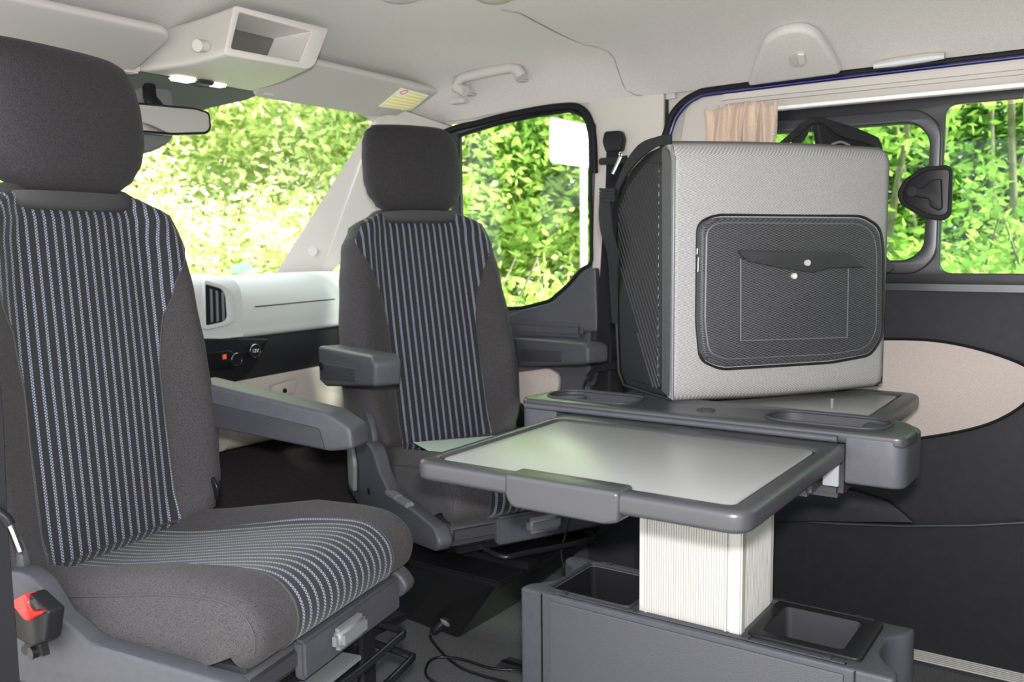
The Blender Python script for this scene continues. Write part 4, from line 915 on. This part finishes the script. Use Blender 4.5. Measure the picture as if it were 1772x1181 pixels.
q0, q1 = BP.px(1208, 436, .02), BP.px(1206, 472, .02)
boxp = plate('zip_pull', BP, rnd([(q0.x-.004, q0.y-.01), (q0.x+.004, q0.y-.01), (q1.x+.003, q1.y), (q1.x-.003, q1.y)], .002), .003, m_steel, bg, off=.028, bev=.001)
plate('zip_slider', BP, rnd([(q0.x-.006, q0.y-.006), (q0.x+.006, q0.y-.006), (q0.x+.005, q0.y+.008), (q0.x-.005, q0.y+.008)], .002), .006, m_steel, bg, off=.026, bev=.001)
# flap over the left top edge, its zip pull and the straps
ribbon('top_flap', [SL.w(-.004, .538, .004), SL.w(-.06, .538, .010), SL.w(-.13, .522, .014), SL.w(-.20, .485, .014), SL.w(-.262, .425, .012)], [(be*.0+bz*.010)]*2+[(bz*.018-bd_*.004)]*3, .004, m_web, bg)
LP = lambda x, y, off=.016: SL.w(*SL.px(x, y, off), off)
plate('zip_pull', SL, rnd(SL.pts([(1058, 300), (1063, 303), (1078, 272), (1072, 269)], .022), .002), .003, m_steel, bg, off=.024, bev=.001)
tube('zip_ring', [LP(1074, 268, .02)+bz*(.006*math.cos(a))+bd_*(.006*math.sin(a)) for a in [i*math.pi/6 for i in range(12)]], .0015, m_steel, bg, closed=True, n=6)
ribbon('side_strap', [LP(1048, 330, .012), LP(1047, 360, .02), LP(1050, 400, .028), LP(1060, 440, .022), LP(1062, 500, .01), LP(1064, 560, .006)], [bd_*.022, bd_*.034, bd_*.030, bd_*.020, bd_*.012], .003, m_web, bg)
for yy in (328, 334, 340, 346): ribbon('strap_fold', [LP(1038, yy, .020), LP(1050, yy+1, .024), LP(1064, yy, .020)], (bz*.0035), .003, m_web, bg, smooth=3)
# carry handles on top (mid depth)
MP = Pl(BA+bd_*.10, be, bz)
def mw(x, y, off=0): v = MP.px(x, y, off); return MP.w(v.x, v.y, off)
ribbon('carry_handle', [mw(1352, 252, .02), mw(1375, 232, .02), mw(1395, 214, .02), mw(1420, 208, .02), mw(1455, 228, .02), mw(1500, 240, .02), mw(1526, 258, .02)], [bd_*.012+bz*.003]*3+[bz*.012+bd_*.004]*3, .004, m_web, bg)
ribbon('carry_handle', [mw(1372, 252, -.04), mw(1392, 230, -.04), mw(1405, 210, -.04), mw(1440, 216, -.04), mw(1490, 232, -.04), mw(1522, 246, -.04)], [bz*.010+bd_*.006]*4, .004, m_web, bg)
plate('handle_pad', MP, rnd(MP.pts([(1415, 214), (1450, 226), (1500, 236), (1524, 244), (1527, 262), (1420, 258)], .0), .006), .02, m_web, bg, bev=.004)
tube('handle_buckle', [mw(1440, 250, .035), mw(1455, 246, .035), mw(1470, 252, .035)], .003, m_lgrey, bg, smooth=4)
RPq = lambda x, y, off=0: (lambda v: MP.w(v.x, v.y, off))(MP.px(x, y, off))
mesh('loose_strap_end', [RPq(1520, 425), RPq(1548, 462), RPq(1540, 470), RPq(1518, 476), RPq(1520, 425, -.01), RPq(1548, 462, -.01), RPq(1540, 470, -.01), RPq(1518, 476, -.01)], [(0, 1, 2, 3), (7, 6, 5, 4), (0, 4, 5, 1), (1, 5, 6, 2), (2, 6, 7, 3), (3, 7, 4, 0)], m_bagb, bg, smooth=False)
q = on(2, .752, 1440, 690); tube('rubber_foot', [(q.x, q.y, .731), (q.x, q.y, .752)], .0035, m_lgrey, bg, n=12)

# ------------------------------------------------------------------ sheet on the far cushion, cables
def in2(a, b, z): return Vector(L2)+Matrix.Rotation(math.radians(-26), 3, 'Z')@Vector((a, b, z))*SK
sheet = [in2(a, b, z) for a, b, z in ((-.20, .20, .485), (.13, .20, .475), (.15, .44, .468), (-.17, .47, .475))]
tag(mesh('paper_sheet', sheet+[v+Vector((0, 0, .002)) for v in sheet], [(3, 2, 1, 0), (4, 5, 6, 7), (0, 1, 5, 4), (1, 2, 6, 5), (2, 3, 7, 6), (3, 0, 4, 7)], M('pale_green_paper', (.50, .60, .50), .4), smooth=False), 'pale green sheet lying on the cushion of the farther seat', 'paper')
pg = thing('power_cable', on(2, .02, 760, 1090), 'black cable with a pale grey plug on the floor by the farther pedestal', 'cable')
p0 = on(2, .035, 752, 1092); p1 = on(2, .06, 769, 1076)
dm = (p1-p0).normalized()
tube('plug_body', [p0-dm*.01, p0, p0+dm*.02, p0+dm*.035], [.008, .013, .013, .010], m_black, pg, n=14)
tube('plug_cap', [p1-dm*.004, p1, p1+dm*.018, p1+dm*.024], [.014, .020, .019, .012], m_lgrey, pg, n=14)
tube('cord', [p0-dm*.01]+[on(2, z, *q) for q, z in (((745, 1105), .02), ((765, 1130), .008), ((795, 1155), .006), ((840, 1172), .006), ((880, 1185), .006), ((800, 1195), .006), ((742, 1175), .008), ((740, 1150), .012), ((760, 1138), .014), ((800, 1142), .012), ((850, 1157), .008), ((900, 1160), .006), ((930, 1160), .006))], .0035, m_blackmetal, pg, smooth=6, n=8)
hc = tube('hanging_cable', [on(0, .25, 988, 860), on(0, .25, 988, 885), on(0, .25, 980, 920), on(0, .25, 972, 950), on(0, .25, 974, 975), on(0, .25, 985, 1010)], .003, m_rubber, smooth=5, n=8)
tag(hc, 'thin black cable hanging under the left end of the table', 'cable')
# black storage tray under the near seat front
ut = thing('seat_slide', (-.45, 1.2, 0), 'black metal slide frame and tray under the nearest seat', 'slide frame')
def in1(a, b, z): return Vector(L1)+Matrix.Rotation(math.radians(12.5), 3, 'Z')@Vector((a, b, z))*SK
M1 = Matrix.Translation(L1)@Matrix.Rotation(math.radians(12.5), 4, 'Z')@Matrix.Scale(SK, 4)
boxm('tray_body', (-.20, .05, .17), (.20, .40, .235), m_blackmetal, ut, bev=.006, M=M1)
tube('tray_bar', [in1(-.14, .08, .20), in1(-.12, -.05, .20), in1(.16, -.05, .19), in1(.20, -.02, .19), in1(.21, .10, .20)], .008, m_blackmetal, ut, smooth=4)
boxm('slide_block', (.12, .04, -.105), (.19, .12, .26), m_black, ut, bev=.01, M=M1)
boxm('paper_insert', (-.10, .0, .235), (.06, .12, .245), m_lgrey, ut, bev=.002, M=M1)

# small pieces belong to the part they sit on
PAR = {'armrest_inlay': ('armrest',), 'hinge': ('armrest',), 'headrest_post': ('headrest',), 'height_button': ('side_shield',), 'screw': ('side_shield',),
       'recliner_lever': ('recliner_cover',), 'front_lever': ('tray_front',), 'seam': ('striped_panel', 'striped_seat_panel', 'top_pad'), 'vent_vane': ('vent_frame',), 'vent_back': ('vent_frame',),
       'ring': ('heater_knob', 'power_socket'), 'knob_panel': ('control_panel',), 'lettering': ('power_socket',), 'lock': ('glove_box_catch',), 'warning_label': ('visor_panel',),
       'warning_line': ('visor_panel',), 'warning_ring': ('visor_panel',), 'mirror': ('compartment',), 'button': ('housing',), 'tray': ('beam_top',), 'tray_rim': ('beam_top',), 'pivot_cap': ('beam_top',),
       'leaf_top': ('leaf_frame',), 'groove': ('leaf_frame',), 'column_bead': ('column',), 'column_corner': ('column',), 'clip': ('top_channel',), 'release_button': ('buckle_body',),
       'slot': ('buckle_body',), 'stalk_bolt': ('buckle_stalk',), 'small_pocket': ('pocket',), 'small_pocket_edge': ('pocket',), 'pocket_flap': ('pocket',), 'snap_button': ('pocket',), 'snap_socket': ('pocket',),
       'pocket_piping': ('pocket',), 'pocket_zip': ('pocket',), 'pocket_face': ('pocket',), 'side_ribs': ('side_panel',), 'stitching': ('side_panel',), 'strap_fold': ('side_strap',),
       'lever': ('catch_plate',), 'pivot': ('catch_plate',), 'rim': ('catch_plate',), 'hook': ('hook_cover',), 'hook_recess': ('hook_cover',), 'sign_border': ('sign_plate',), 'guide_slot': ('guide_cover',)}
last = {}
for n_, o in enumerate(list(col.objects)):
    p = o.parent
    if p is None or p.type != 'EMPTY': continue
    b = o.name.split('.')[0]
    if b in PAR:
        c = [last[(p.name, q)] for q in PAR[b] if (p.name, q) in last]
        if c:
            q = max(c, key=lambda e: e[0])[1]; o.parent = q; o.matrix_parent_inverse = Matrix()
    last[(p.name, b)] = (n_, o)
for o in list(bpy.data.objects):
    if '_loc' in o: del o['_loc']
